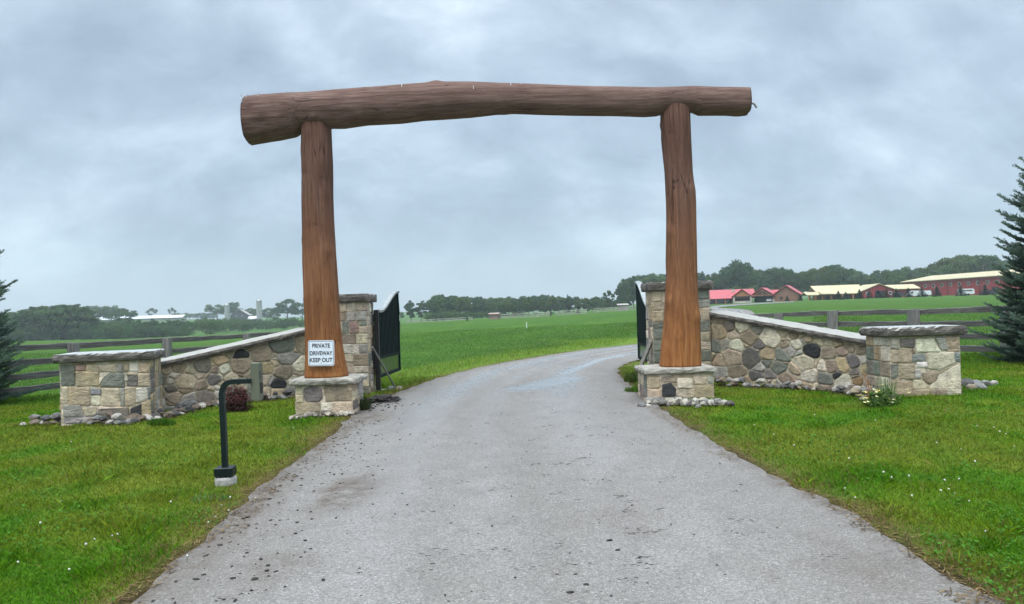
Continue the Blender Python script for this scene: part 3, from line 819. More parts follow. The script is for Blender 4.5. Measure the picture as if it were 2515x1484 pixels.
GROUNDED.append((RPC.x, RPC.y, (b_.x - a.x) / 2 + .03, .42, 0))

# ------------------------------------------------------------------ log gateway
YA = 11.5
gate_arch = thing('log_gateway', (0, YA, LPC.z), 'towering gateway of two peeled log posts and a heavy log crossbeam over the driveway', 'log gateway')


def stations(pts, xs):
    p = np.array(pts, float); return np.interp(xs, p[:, 0], p[:, 1])


def log_skin(centres, ups, sides, ra, rb, nrad, seed, amp, along):
    """rings round a bent log with lengthwise lumps and flats"""
    rings = []; rk = random.Random(int(seed * 10))
    knots = [(rk.uniform(min(along), max(along)), rk.uniform(math.pi * .6, math.pi * 1.9), rk.uniform(.05, .11), rk.choice((.05, .07, -.07, .09))) for _ in range(12)]
    for k, c in enumerate(centres):
        ring = []
        for i in range(nrad):
            t = 2 * math.pi * i / nrad
            ct, st_ = math.cos(t), math.sin(t)
            e = 2.35
            f = (abs(ct) ** e + abs(st_) ** e) ** (-1 / e)
            q = mnoise.noise(Vector((ct * 1.1 + seed, st_ * 1.1, along[k] * .75))) * amp
            q += mnoise.noise(Vector((ct * 3.2, st_ * 3.2 + seed, along[k] * 1.5))) * amp * .38
            q += mnoise.noise(Vector((ct * 9, st_ * 9 + seed, along[k] * 1.8))) * amp * .22
            q += (abs(mnoise.noise(Vector((ct * 6, st_ * 6 + seed, along[k] * .6)))) - .25) * amp * .5
            for ka, kt, kr, kh in knots:
                q += kh * math.exp(-(((along[k] - ka) / kr) ** 2 + ((math.sin((t - kt) / 2)) * 2 * ra[k] / kr) ** 2))
            ring.append(c + ups[k] * (ct * f * ra[k] * (1 + q)) + sides[k] * (st_ * f * rb[k] * (1 + q)))
        rings.append(ring)
    return rings


def densify(k, n):
    return np.linspace(k[0], k[-1], n)


def make_post(lx, rx, ytop, ybot, Yc, seed, zfoot):
    ys = np.linspace(ytop, ybot, 130)
    l = np.interp(ys, [p[1] for p in lx], [p[0] for p in lx]); r = np.interp(ys, [p[1] for p in rx], [p[0] for p in rx])
    C, U, Sd, ra, rb, al = [], [], [], [], [], []
    for y, a_, b2 in zip(ys, l, r):
        p = P(a_, y, Yc); q = P(b2, y, Yc); c = (p + q) / 2
        C.append(c); U.append(Vector((1, 0, 0))); Sd.append(Vector((0, 1, 0)))
        ra.append((q - p).length / 2); rb.append((q - p).length / 2 * .93); al.append(c.z)
    C[-1].z = zfoot - .004
    mb = MB(); mb.loft(log_skin(C, U, Sd, ra, rb, 84, seed, .062, al))
    return mb.build('post', 'post_wood', gate_arch, smooth=True)


LPOST_Y = 11.48
make_post([(739, 285), (740, 305), (742, 400), (743, 520), (743, 640), (746, 720), (750, 800), (752, 880), (751, 925)],
          [(812, 285), (812, 312), (816, 400), (817, 480), (820, 560), (825, 650), (829, 720), (833, 790), (840, 850), (847, 890), (855, 925)], 285, 925, LPOST_Y, 3.3, LPC.z)
make_post([(1622, 255), (1622, 275), (1624, 330), (1632, 420), (1635, 500), (1636, 600), (1636, 690), (1633, 750), (1628, 810), (1622, 860), (1619, 900)],
          [(1692, 255), (1693, 275), (1696, 350), (1700, 430), (1707, 500), (1710, 600), (1711, 680), (1713, 740), (1717, 800), (1718, 850), (1718, 900)], 255, 899, 11.58, 8.1, RPC.z)
xs = np.linspace(606, 1841, 220)
top = stations([(600, 241), (640, 235), (700, 230), (760, 228), (830, 222), (900, 217), (1000, 209), (1060, 205), (1160, 204), (1250, 206), (1330, 209), (1400, 212), (1500, 215),
                (1600, 217), (1660, 215), (1700, 213), (1760, 216), (1845, 218)], xs)
bot = stations([(600, 357), (614, 355), (680, 345), (722, 336), (742, 320), (812, 315), (840, 315), (900, 306), (985, 302), (1040, 295), (1150, 288), (1240, 278), (1330, 281), (1400, 283),
                (1500, 284), (1580, 286), (1610, 284), (1640, 277), (1700, 276), (1716, 283), (1845, 282)], xs)
C, U, Sd, ra, rb, al = [], [], [], [], [], []
for x, t_, b2 in zip(xs, top, bot):
    Yc = YA + .06 * (x - 800) / 870
    p = P(x, t_, Yc); q = P(x, b2, Yc)
    C.append((p + q) / 2); U.append(Vector((0, 0, 1))); Sd.append(Vector((0, 1, 0)))
    r_ = (p - q).length / 2; ra.append(r_); rb.append(max(r_, .16) * 1.02); al.append(C[-1].x)
RG = log_skin(C, U, Sd, ra, rb, 84, 5.7, .055, al)
for ring, tab, i in ((RG[0], ((241, 600), (270, 595), (300, 592), (325, 600), (355, 614)), 0), (RG[-1], ((218, 1843), (240, 1846), (262, 1844), (282, 1838)), -1)):
    zs = [P(x, y, YA).z for y, x in tab][::-1]; xs_ = [P(x, y, YA).x for y, x in tab][::-1]
    for v in ring: v.x = float(np.interp(v.z, zs, xs_)) * min(1.0, v.y / YA) + .012 * mnoise.noise(v * 5)
mb = MB(); mb.loft(RG)
beam = mb.build('crossbeam', 'beam_wood', gate_arch, smooth=True)
# small knots and a stub bracket at the right end, pale staples left in the face
e = P(1846, 254, YA + .07)
mb = MB(); mb.tube([e + Vector((-.06, 0, .015)), e + Vector((.01, 0, .0)), e + Vector((.035, 0, -.012)), e + Vector((.075, 0, -.075))], .017, 8)
mb.build('end_bracket', 'steel', gate_arch)
for (x, y, hh_) in ((606, 250, 8), (613, 262, 8), (645, 242, 7), (617, 246, 7), (710, 236, 4), (991, 221, 10), (1070, 209, 6), (1077, 209, 6), (1254, 216, 16), (1279, 217, 7), (1164, 226, 7)):
    i = int(np.argmin(abs(xs - x))); zz = P(x, y, YA).z
    k = max(-1, min(1, (zz - C[i].z) / ra[i])); e_ = 2.35
    dep = (max(0, 1 - abs(k) ** e_)) ** (1 / e_) * rb[i]
    mb = MB(); c = Vector((P(x, y, YA).x, C[i].y - dep * .985, zz)); h2 = hh_ / F * YA
    mb.tube([c + Vector((0, .05, h2 / 2)), c + Vector((0, -.005, h2 / 2)), c + Vector((.002, -.012, -h2 / 2)), c + Vector((.002, .05, -h2 / 2))], .0055, 5)
    mb.build('staple', 'white_paint', gate_arch)

# ------------------------------------------------------------------ sign on the left post
ys_ = LPOST_Y - .345
sa, sb = P(755.5, 837, ys_), P(821.5, 898, ys_)
sw, sh = sb.x - sa.x, sa.z - sb.z
ctr = Vector(((sa.x + sb.x) / 2, ys_, (sa.z + sb.z) / 2))
sign = thing('warning_sign', ctr, 'white rounded metal sign reading PRIVATE DRIVEWAY KEEP OUT on the left log post', 'sign')


def rrect(w, h, r, n=6):
    p = []
    for cx_, cz_, a0 in ((w / 2 - r, h / 2 - r, 0), (-w / 2 + r, h / 2 - r, 90), (-w / 2 + r, -h / 2 + r, 180), (w / 2 - r, -h / 2 + r, 270)):
        for k in range(n + 1):
            t = math.radians(a0 + 90 * k / n); p.append((cx_ + r * math.cos(t), cz_ + r * math.sin(t)))
    return p


TILT = Matrix.Rotation(math.radians(1.2), 3, 'Y')


def sp(x, y, z): return ctr + TILT @ Vector((x, y, z))


mb = MB(); mb.prism([sp(x, 0, z) for x, z in rrect(sw, sh, .035)], (0, .004, 0))
mb.build('panel', 'sign_white', sign)
o_, i_ = rrect(sw - .022, sh - .022, .028), rrect(sw - .034, sh - .034, .023)
mb = MB(); n_ = len(o_)
mb.add([sp(x, -.0025, z) for x, z in o_] + [sp(x, -.0025, z) for x, z in i_], [(i, (i + 1) % n_, n_ + (i + 1) % n_, n_ + i) for i in range(n_)])
mb.build('border', 'sign_border', sign)
for t_, z_, w_ in (('PRIVATE', .29, .68), ('DRIVEWAY', .0, .86), ('KEEP OUT', -.265, .86)):
    cu = bpy.data.curves.new('lettering', 'FONT'); cu.body = t_; cu.align_x = 'CENTER'; cu.align_y = 'CENTER'; cu.size = .1; cu.offset = .0016; cu.extrude = .0006
    ob = bpy.data.objects.new('lettering_text', cu); COL.objects.link(ob)
    dg = bpy.context.evaluated_depsgraph_get()
    me = bpy.data.meshes.new_from_object(ob.evaluated_get(dg)); bpy.data.objects.remove(ob)
    vx = [v.co.x for v in me.vertices]; vy = [v.co.y for v in me.vertices]
    kx = w_ * sw / (max(vx) - min(vx)); kz = .165 * sh / (max(vy) - min(vy)); mx_, my_ = (max(vx) + min(vx)) / 2, (max(vy) + min(vy)) / 2
    for v in me.vertices:
        q = TILT @ Vector(((v.co.x - mx_) * kx, -.003 - v.co.z, (v.co.y - my_) * kz + z_ * sh)); v.co = q
    me.materials.clear(); me.materials.append(M['sign_ink'])
    lo = bpy.data.objects.new('lettering', me); COL.objects.link(lo); lo.parent = sign
for z_ in (.455, -.455):
    mb = MB(); mb.tube([sp(0, -.006, z_ * sh + (-.03 if z_ > 0 else .03)), sp(0, .07, z_ * sh + (-.03 if z_ > 0 else .03))], .007, 10); mb.build('bolt', 'steel', sign)

# ------------------------------------------------------------------ gate leaves
def gate_leaf(name, hinge, free, zb, zt0, zt1, side, label):
    hinge = Vector(hinge); free = Vector(free)
    L = (free - hinge).length; ex = (free - hinge).normalized(); n = Vector((-ex.y, ex.x, 0))
    root = thing(name, (hinge.x, hinge.y, zb), label, 'gate')

    def top(s):
        t = min(1, max(0, (s - .06) / .90)); t = t * t * (3 - 2 * t)
        return zt0 + (zt1 - zt0) * t

    def at(s, z, d=0.): return Vector((hinge.x, hinge.y, 0)) + ex * (s * L) + n * d + Vector((0, 0, z))
    zk = zb + (zt0 - zb) * .30
    fr = MB()
    for s in (.012, .988):
        fr.tube([at(s, zb), at(s, top(s) - .03)], .032, sq=True)
    fr.tube([at(.04, zb + .03), at(.96, zb + .03)], .03, sq=True)
    fr.tube([at(.04, zk), at(.96, zk)], .026, sq=True)
    fr.build('frame', 'gate_green', root)
    tr = MB(); rings = []
    for k in range(41):
        s = k / 40; z = top(s)
        rings.append([at(s, z - .03, -.055), at(s, z - .03, .055), at(s, z + .012, .055), at(s, z + .022, .03), at(s, z + .022, -.03), at(s, z + .012, -.055)])
    tr.loft(rings); tr.build('curved_top_rail', 'gate_rail', root)
    inf = MB(); ns = 30
    for k in range(ns):
        s0, s1 = .03 + .94 * k / ns, .03 + .94 * (k + 1) / ns
        d = .012 if k % 2 else -.004
        a_, b2 = at(s0 + .002, zk + .02, d - .011), at(s1 - .002, zk + .02, d - .011)
        a2, b3 = at(s0 + .002, top(s0) - .03, d - .011), at(s1 - .002, top(s1) - .03, d - .011)
        inf.prism([a_, b2, b3, a2], n * .022)
    inf.prism([at(.03, zk + .02, -.004), at(.97, zk + .02, -.004)] + [at(s, top(s) - .04, -.004) for s in np.linspace(.97, .03, 24)], n * .004)
    inf.build('slatted_infill', 'gate_green', root)
    kp = MB(); kp.prism([at(.03, zb + .055, -.009), at(.97, zb + .055, -.009), at(.97, zk - .024, -.009), at(.03, zk - .024, -.009)], n * .018)
    kp.build('kick_panel', 'gate_panel', root)
    # half ring at the free edge that closes to an oval with the other leaf
    cz = (zk + zt1) / 2 + .06; rh = (zt1 - zk) * .34; rg = MB()
    rg.tube([at(1.0 + .115 * math.cos(t) / L * 1.35, cz + rh * math.sin(t)) for t in np.linspace(math.radians(90), math.radians(14), 10)], [.022 - .0008 * k for k in range(10)], 8)
    rg.tube([at(1.0 + .115 * math.cos(t) / L * 1.35, cz + rh * math.sin(t)) for t in np.linspace(math.radians(-8), math.radians(-90), 10)], .014, 8)
    rg.tube([at(1.0 + .06 / L, cz - rh * .12), at(1.0 + .19 / L, cz - rh * .12)], .016, 8)
    rg.build('ring_pull', 'gate_green', root)
    hp = MB(); hp.tube([at(-.035, zb - .22), at(-.035, zt0 + .02)], .042, sq=True); hp.build('hinge_post', 'dark_metal', root)
    for z in (zb + .12, zt0 - .14):
        hb = MB(); hb.tube([at(-.05, z, 0), at(.05, z, 0)], .03, 8); hb.tube([at(-.035, z - .06), at(-.035, z + .06)], .055, 10); hb.build('hinge', 'dark_metal', root)
    op = MB(); op.bevbox(at(-.05, zb + .42, side * .10), (.10, .12, .46), .015); op.build('opener_box', 'dark_metal', root)
    return root


hl = P(928, 850, 14.2); fl_ = P(979, 850, 16.2)
gate_leaf('metal_gate', (hl.x, hl.y, 0), (fl_.x, fl_.y, 0), z_at(928, 929, 14.2), z_at(926, 764, 14.2), z_at(974, 717, 16.2), 1,
          'dark green metal gate leaf with curved top rail, swung open on the left pillar')
hr = P(1600, 850, 14.25); fr_ = P(1569, 850, 16.2)
gate_leaf('metal_gate', (hr.x, hr.y, 0), (fr_.x, fr_.y, 0), z_at(1600, 896, 14.25), z_at(1600, 752, 14.25), z_at(1569, 693, 16.2), -1,
          'dark green metal gate leaf seen nearly edge on, open in front of the right pillar')
# props from the pillars to the ground
g0 = G(977, 957); t0_ = P(914, 852, 13.75)
mb = MB(); mb.tube([g0 + Vector((0, 0, -.05)), t0_], .017, 8); o = mb.build('gate_prop', 'steel', loc=g0)
tag(o, 'thin metal rod leaning from the left gate pillar down to the driveway edge', 'rod')
g0 = G(1555, 937); t0_ = P(1606, 822, 13.75)
mb = MB(); mb.tube([g0 + Vector((0, 0, -.05)), t0_], .03, 8, sq=True); o = mb.build('gate_prop', 'grey_timber', loc=g0)
tag(o, 'grey wooden stake leaning against the right gate pillar', 'stake')

# ------------------------------------------------------------------ gooseneck keypad post
YK = 6.83
base = P(554, 1180, YK); base.z = h1(base.x, base.y)
kp = thing('keypad_post', base, 'dark green gooseneck keypad post bolted to a concrete footing in the left lawn', 'keypad post')
mb = MB(); rings = []
for t, r_ in ((-.08, .095), (.045, .097), (.062, .092), (.065, .085)):
    rings.append([base + Vector((r_ * math.cos(a_) * (1 + .03 * math.sin(3 * a_)), r_ * math.sin(a_), t)) for a_ in np.linspace(0, 2 * math.pi, 25)[:-1]])
mb.loft(rings); mb.build('concrete_footing', 'concrete', kp)
zb_ = P(555, 1168, YK).z
for x in (-.065, -.022, .022, .065):
    for y in (-.055, .055):
        mb = MB(); mb.tube([base + Vector((x, y, .07)), Vector((base.x + x, base.y + y, zb_ + .006))], .007, 6)
        mb.tube([base + Vector((x, y, .079)), base + Vector((x, y, .092))], .013, 6); mb.build('anchor_bolt', 'dark_metal', kp)
zt_ = P(555, 1147, YK).z
mb = MB(); mb.bevbox((base.x, base.y, (zb_ + zt_) / 2 + .003), (.165, .15, zt_ - zb_), .006, math.radians(6)); mb.build('base_box', 'pole_green', kp)
path = []
for x, y in ((553, 1152), (551, 1100), (549.5, 1060), (547.5, 1020), (546, 990), (545, 968), (547, 956), (552, 946), (560, 940), (570, 937.5), (580, 937), (600, 936.5), (616, 936)):
    path.append(P(x, y, YK))
path[0].z = zt_ - .01
mb = MB(); mb.tube(path, [.0235] * 5 + [.023] * 4 + [.0215] * 4, sq=True); o = mb.build('gooseneck_pole', 'pole_green', kp)
a_ = P(613, 985, YK - .03); c_ = P(632, 892, YK - .03)
bw, bh = c_.x - a_.x, c_.z - a_.z; bc = Vector(((a_.x + c_.x) / 2 + .003, YK + .05, (a_.z + c_.z) / 2))
mb = MB(); mb.bevbox(bc, (bw, .085, bh), .004, math.radians(-6)); kb = mb.build('keypad_housing', 'keypad_metal', kp)
m6 = Matrix.Rotation(math.radians(-6), 3, 'Z')
for k in range(6):
    mb = MB(); c = bc + m6 @ Vector((bw / 2 + .001, -.015, .09 - .014 * k)); mb.box(c, (.003, .03, .005), math.radians(-6)); mb.build('vent_slot', 'dark_metal', kb)
mb = MB(); mb.box(bc + m6 @ Vector((bw / 2 + .0015, .0, -.06)), (.004, .05, .10), math.radians(-6)); mb.build('keypad', 'dark_metal', kb)

# ------------------------------------------------------------------ rail fences
def rail_fence(posts, spacing, nrail, rail_h, label, name='rail_fence', post_w=.15, ztops=None, mat='fence_wood', pmat='post_timber', seed=0, front=1, group=None):
    rng = random.Random(seed)
    c = posts[len(posts) // 2]
    root = thing(name, (c[0], c[1], h1(c[0], c[1])), label, 'fence', group)
    tops = []
    for i, (x, y, zt) in enumerate(posts):
        g = h1(x, y); mb = MB(); d = .5 * post_w
        tw = rng.uniform(-.02, .02)
        pts = [Vector((x, y, g - .1)), Vector((x + tw, y, (g + zt) / 2)), Vector((x + tw * .4, y, zt))]
        mb.tube(pts, [d * 1.05, d, d * .98], sq=True); mb.build('post', pmat, root)
        tops.append(zt)
    for i in range(len(posts) - 1):
        a_ = Vector(posts[i]); b2 = Vector(posts[i + 1])
        ex = (b2 - a_); ex.z = 0; L = ex.length; ex.normalize(); n = ex.cross(Vector((0, 0, 1)))
        for k in range(nrail):
            za = a_.z - .06 - spacing * k + rng.uniform(-.015, .015); zb = b2.z - .06 - spacing * k + rng.uniform(-.015, .015)
            mb = MB(); rings = []; K = 14; sd = rng.uniform(0, 99)
            for j in range(K + 1):
                t = j / K; s = -.08 + (L + .16) * t
                q1 = mnoise.noise(Vector((s * 1.6, sd, k))) * .02; q2 = mnoise.noise(Vector((s * 1.3, sd + 9, k))) * .024
                p = Vector((a_.x, a_.y, za + (zb - za) * t)) + ex * s + n * (front * (post_w * .5 + .012) + (rng.uniform(-.004, .004)))
                hh_ = rail_h / 2
                rings.append([p + n * .022 + Vector((0, 0, -hh_ + q2)), p + n * .026 + Vector((0, 0, hh_ - .015 + q1)), p + n * .008 + Vector((0, 0, hh_ + q1)),
                              p - n * .022 + Vector((0, 0, hh_ + q1)), p - n * .022 + Vector((0, 0, -hh_ + q2))])
            mb.loft(rings); mb.build('rail', mat, root)
    return root


def fp(x, y, Y):
    p = P(x, y, Y); return (p.x, p.y, p.z)


rail_fence([fp(-330, 866, 13.0), fp(-60, 856, 15.2), fp(180, 843, 17.2), fp(410, 831, 19.8), fp(606, 820, 23), fp(765, 811, 27)], .30, 4, .135,
           'weathered four-rail timber fence behind the left stone pier and wing wall', seed=4, front=-1, post_w=.19)
rail_fence([fp(1830, 772, 25.5), fp(1911, 769, 23), fp(2044, 764, 20.6), fp(2241, 760, 18.4), fp(2473, 752, 16.5), fp(2790, 744, 14.6), fp(3160, 738, 13.0)], .305, 4, .135,
           'weathered four-rail timber fence behind the right stone pier, running past the spruce', seed=9, front=-1, post_w=.21)
# ------------------------------------------------------------------ road edges
def chaikin(p, k=2):
    for _ in range(k):
        o = [p[0]]
        for i in range(len(p) - 1):
            a, b = np.array(p[i]), np.array(p[i + 1]); o += [a * .75 + b * .25, a * .25 + b * .75]
        o.append(p[-1]); p = o
    return np.array([[q[0], q[1]] for q in p])


g2 = lambda l: [G(x, y).xy[:] for x, y in l]
LE = [(-2.1, -5), (-2.05, 0), (-2.03, 2.6)] + g2([(330, 1484), (480, 1366), (600, 1247), (700, 1165), (790, 1097), (850, 1042), (893, 1003), (935, 985), (975, 966), (1100, 921), (1200, 899), (1300, 881), (1400, 865), (1500, 852), (1568, 846)])
RE = [(2.5, -5), (2.5, 0), (2.5, 2.6)] + g2([(2405, 1470), (2195, 1342), (2090, 1275), (1960, 1210), (1850, 1150), (1750, 1092), (1660, 1040), (1600, 992), (1552, 955), (1533, 937)])
RE += [(2.3, 17), (3.2, 19.5), (5.6, 23.5), (8.8, 28.5)]
LE += [(7.0, 32), (10.6, 42), (15.5, 58), (25, 92)] + g2([(1738, 754), (1768, 750), (1832, 746), (1950, 740.5)])
RE += [(11.6, 34.5), (15.2, 45), (19.8, 60), (29.5, 92)] + g2([(1752, 757), (1780, 753), (1838, 748.6), (1950, 742.3)])
LE, RE = chaikin(LE), chaikin(RE)


def arc(p, n):
    d = np.concatenate([[0], np.cumsum(np.hypot(*np.diff(p, axis=0).T))])
    # sample densely near the camera
    t = np.linspace(0, 1, n) ** 2.2 * d[-1]
    return np.stack([np.interp(t, d, p[:, 0]), np.interp(t, d, p[:, 1])], 1)


near = LE[:, 1] < 30
XL = lambda y: np.interp(y, LE[near][:, 1], LE[near][:, 0])
nearR = RE[:, 1] < 30
XR = lambda y: np.interp(y, RE[nearR][:, 1], RE[nearR][:, 0])


def rag(x, y):
    return (fbm(x * 2.3, y * 2.3, 4, 5) - .5) * .20 + (fbm(x * 9, y * 9, 2, 8) - .5) * .07


def road_dist(x, y):
    """metres outside the tarmac edge (negative on it)"""
    l, r = XL(y), XR(y)
    e = .05
    sl = (XL(y + e) - XL(y - e)) / (2 * e); sr = (XR(y + e) - XR(y - e)) / (2 * e)
    dl = (l - x) / np.sqrt(1 + sl * sl); dr = (x - r) / np.sqrt(1 + sr * sr)
    return np.maximum(dl, dr) + rag(x, y)


# ------------------------------------------------------------------ colours of turf, crop and soil
def turf_colour(x, y):
    n = len(x)
    lush = np.array([.055, .150, .005]); mid = np.array([.088, .160, .007]); dry = np.array([.150, .165, .024])
    a = fbm(x * .55 + 3, y * .55, 4, 21); b = fbm(x * 2.3, y * 2.3, 3, 31)
    bias = .10 * np.exp(-((y - 7.4) / 2.0) ** 2) - .07 * sstep(5.2, 4.0, y)
    k = sstep(.42, .66, a * .75 + b * .25 + bias)
    c = lush + (mid - lush) * sstep(.3, .6, b)[:, None]
    c = c + (dry - c) * (k * .52)[:, None]
    # crop field and verge behind the gate line
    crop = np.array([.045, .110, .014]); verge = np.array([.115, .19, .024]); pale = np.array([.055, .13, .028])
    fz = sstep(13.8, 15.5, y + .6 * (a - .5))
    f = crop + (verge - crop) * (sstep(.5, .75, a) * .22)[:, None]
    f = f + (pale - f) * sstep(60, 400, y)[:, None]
    f = f * (1 + .32 * (fbm(x * .06 + y * .01, y * .035, 4, 71) - .5))[:, None] * (1 + .07 * np.sin((x * .8 - y * .25) * 1.1) * sstep(16, 30, y) * sstep(140, 60, y))[:, None]
    d = road_dist(x, np.minimum(y, 29))
    vg = sstep(3.2, 1.6, d + (a - .5) * 1.4) * (y < 34)
    f = f + (verge - f) * (vg * .85)[:, None]
    side = sstep(5.5, 7.5, np.abs(x) - .03 * y) * sstep(22, 17, y)     # mown strip along the fences
    f = f + (np.array([.08, .165, .014]) - f) * (side * .7)[:, None]
    return c + (f - c) * fz[:, None]


def seg_dist(x, y, a, b):
    ax, ay, bx, by = a.x, a.y, b.x, b.y
    t = np.clip(((x - ax) * (bx - ax) + (y - ay) * (by - ay)) / ((bx - ax) ** 2 + (by - ay) ** 2), 0, 1)
    return np.hypot(x - ax - t * (bx - ax), y - ay - t * (by - ay))


def built(x, y, m=.0):
    k = np.zeros(len(x), bool)
    for cx, cy, hw, hd, yw in GROUNDED:
        dx, dy = x - cx, y - cy; c, s = math.cos(yw), math.sin(yw)
        k |= (np.abs(dx * c + dy * s) < hw + m) & (np.abs(-dx * s + dy * c) < hd + m)
    for a, b in ((LWA, LWB), (RWA, RWB)):
        off = (b - a).normalized().cross(Vector((0, 0, 1))) * -.2
        k |= seg_dist(x, y, a + off, b + off) < .24 + m
    return k


BORD_L = [G(x, y) for x, y in ((60, 1043), (150, 1040), (300, 1040), (385, 1030), (480, 1004), (600, 988), (718, 976))]
BORD_R = [G(x, y) for x, y in ((1756, 946), (1850, 950), (1950, 953), (2040, 961), (2110, 972), (2142, 985))]


def bord_dist(x, y):
    d = np.full(len(x), 99.)
    for B in (BORD_L, BORD_R):
        for i in range(len(B) - 1): d = np.minimum(d, seg_dist(x, y, B[i], B[i + 1]))
    return d


def ground_colour(x, y):
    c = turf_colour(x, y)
    d = road_dist(x, np.minimum(y, 29)); nearm = y < 30
    soil = np.array([.052, .036, .022]); straw = np.array([.15, .115, .05])
    n = fbm(x * 6, y * 6, 3, 77)
    k = sstep(.20, .02, d) * nearm
    c = c + (straw - c) * (sstep(.55, .08, d) * nearm * n * 1.5).clip(0, .9)[:, None]
    c = c + (soil - c) * (k * (.55 + .45 * n))[:, None]
    bd = bord_dist(x, y); kb = sstep(.30, .12, bd + (n - .5) * .2) * (y < 16)
    c = c + (soil * .8 - c) * kb[:, None]
    # bare mud at the inner corner of the left pedestal
    m = G(925, 992); kb = sstep(.65, .2, np.hypot(x - m.x, (y - m.y) * .8) + (n - .5) * .5)
    c = c + (soil * .7 - c) * kb[:, None]
    return c.clip(.004, .6)


# ------------------------------------------------------------------ ground sheet
us = np.concatenate([np.linspace(-3.2, -.78, 36)[:-1], np.linspace(-.78, .80, 430), np.linspace(.80, 3.2, 36)[1:]])
rows = list(np.arange(-4, 16.2, .125)); v_ = rows[-1]
while v_ < 1800:
    v_ = (v_ + 6) * 1.022 - 6; rows.append(v_)
rows = np.array(rows)
UU, YY = np.meshgrid(us, rows); XX = UU * (YY + 6)
x, y = XX.ravel(), YY.ravel()
z = H(x, y)
d_ = road_dist(x, np.minimum(y, 29)); inner = (d_ < -.03) & (y < 29.5)
# further road: distance to its centre line
RCL = (arc(LE, 400) + arc(RE, 400)) / 2; RWD = np.hypot(*(arc(LE, 400) - arc(RE, 400)).T) / 2
far_road = np.zeros(len(x), bool)
idx = np.where((y > 26) & (y < 330) & (x > 0) & (x < 130))[0]
for i in idx:
    dd = np.hypot(RCL[:, 0] - x[i], RCL[:, 1] - y[i]); j = dd.argmin(); far_road[i] = dd[j] < RWD[j] * 1.02
bump = (fbm(x * 1.7, y * 1.7, 3, 3) - .5) * .05 * sstep(.1, .6, d_) * sstep(40, 10, y)
z = z + bump - .05 * inner - .06 * far_road
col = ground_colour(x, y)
nr, nc = UU.shape
me = bpy.data.meshes.new('ground')
me.vertices.add(len(x)); me.vertices.foreach_set('co', np.stack([x, y, z], 1).astype(np.float32).ravel())
i0 = (np.arange(nr - 1)[:, None] * nc + np.arange(nc - 1)[None]).ravel()
q = np.stack([i0, i0 + 1, i0 + nc + 1, i0 + nc], 1).astype(np.int32)
me.loops.add(q.size); me.loops.foreach_set('vertex_index', q.ravel())
me.polygons.add(len(q)); me.polygons.foreach_set('loop_start', np.arange(0, q.size, 4, dtype=np.int32))
at_ = me.attributes.new('col', 'FLOAT_COLOR', 'POINT'); cc = np.ones((len(x), 4), np.float32); cc[:, :3] = col
at_.data.foreach_set('color', cc.ravel())
me.polygons.foreach_set('use_smooth', [True] * len(q)); me.update(calc_edges=True); me.materials.append(M['turf'])
o = bpy.data.objects.new('ground', me); COL.objects.link(o); tag(o, kind='structure')

# ------------------------------------------------------------------ road sheet
n_, m_ = 1500, 56
A_, B_ = arc(LE, n_), arc(RE, n_)
t = np.linspace(-.008, 1.008, m_)
X = A_[:, None, 0] + (B_ - A_)[:, None, 0] * t; Y = A_[:, None, 1] + (B_ - A_)[:, None, 1] * t
w = fbm(X.ravel() * 3, Y.ravel() * 3, 3, 4).reshape(X.shape)
X[:, 0] += (w[:, 0] - .5) * .16; X[:, -1] += (w[:, -1] - .5) * .16
x, y = X.ravel(), Y.ravel()
tt = np.tile(t, n_)
z = H(x, y) + .012 + .02 * (1 - (2 * tt - 1) ** 2) + (fbm(x * .8, y * .8, 3, 9) - .5) * .02
me = bpy.data.meshes.new('road')
me.vertices.add(len(x)); me.vertices.foreach_set('co', np.stack([x, y, z], 1).astype(np.float32).ravel())
i0 = (np.arange(n_ - 1)[:, None] * m_ + np.arange(m_ - 1)[None]).ravel()
q = np.stack([i0, i0 + 1, i0 + m_ + 1, i0 + m_], 1).astype(np.int32)
me.loops.add(q.size); me.loops.foreach_set('vertex_index', q.ravel())
me.polygons.add(len(q)); me.polygons.foreach_set('loop_start', np.arange(0, q.size, 4, dtype=np.int32))
dirt = .75 * sstep(.09, .0, tt) + .6 * sstep(.95, 1.0, tt)
for px, py, rx, ry, k in ((845, 1215, .34, 1.0, 1.), (690, 1400, .30, .5, .6), (2150, 1400, .35, .6, .35), (1500, 1250, .5, 1.2, .25), (905, 1030, .5, .9, 1.), (1560, 990, .25, .7, .5), (940, 985, .35, .5, 1.)):
    c = G(px, py); dirt = np.maximum(dirt, k * sstep(1, .2, np.hypot((x - c.x) / rx, (y - c.y) / ry)))
def poly_pool(pts, w):
    d = np.full(len(x), 99.); B = [G(*p) for p in pts]
    for i in range(len(B) - 1): d = np.minimum(d, seg_dist(x, y, B[i], B[i + 1]))
    return sstep(w * 1.5, w * .2, d)


pool = np.maximum(poly_pool([(1300, 958), (1345, 945), (1390, 934)], .46), poly_pool([(1385, 922), (1430, 903), (1475, 886), (1545, 872)], .16))
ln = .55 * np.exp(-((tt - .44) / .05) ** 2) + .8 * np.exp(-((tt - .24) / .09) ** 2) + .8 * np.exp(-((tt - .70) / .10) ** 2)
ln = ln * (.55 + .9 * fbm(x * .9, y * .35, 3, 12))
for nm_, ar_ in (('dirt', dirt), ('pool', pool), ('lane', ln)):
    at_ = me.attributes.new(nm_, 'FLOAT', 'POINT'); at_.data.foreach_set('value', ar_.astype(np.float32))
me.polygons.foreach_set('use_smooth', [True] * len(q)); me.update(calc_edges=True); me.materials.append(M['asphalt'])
o = bpy.data.objects.new('road', me); COL.objects.link(o); tag(o, kind='structure')
from mathutils.bvhtree import BVHTree
ROAD_BVH = BVHTree.FromPolygons([tuple(v) for v in np.stack([x, y, z], 1)], [tuple(f) for f in q])


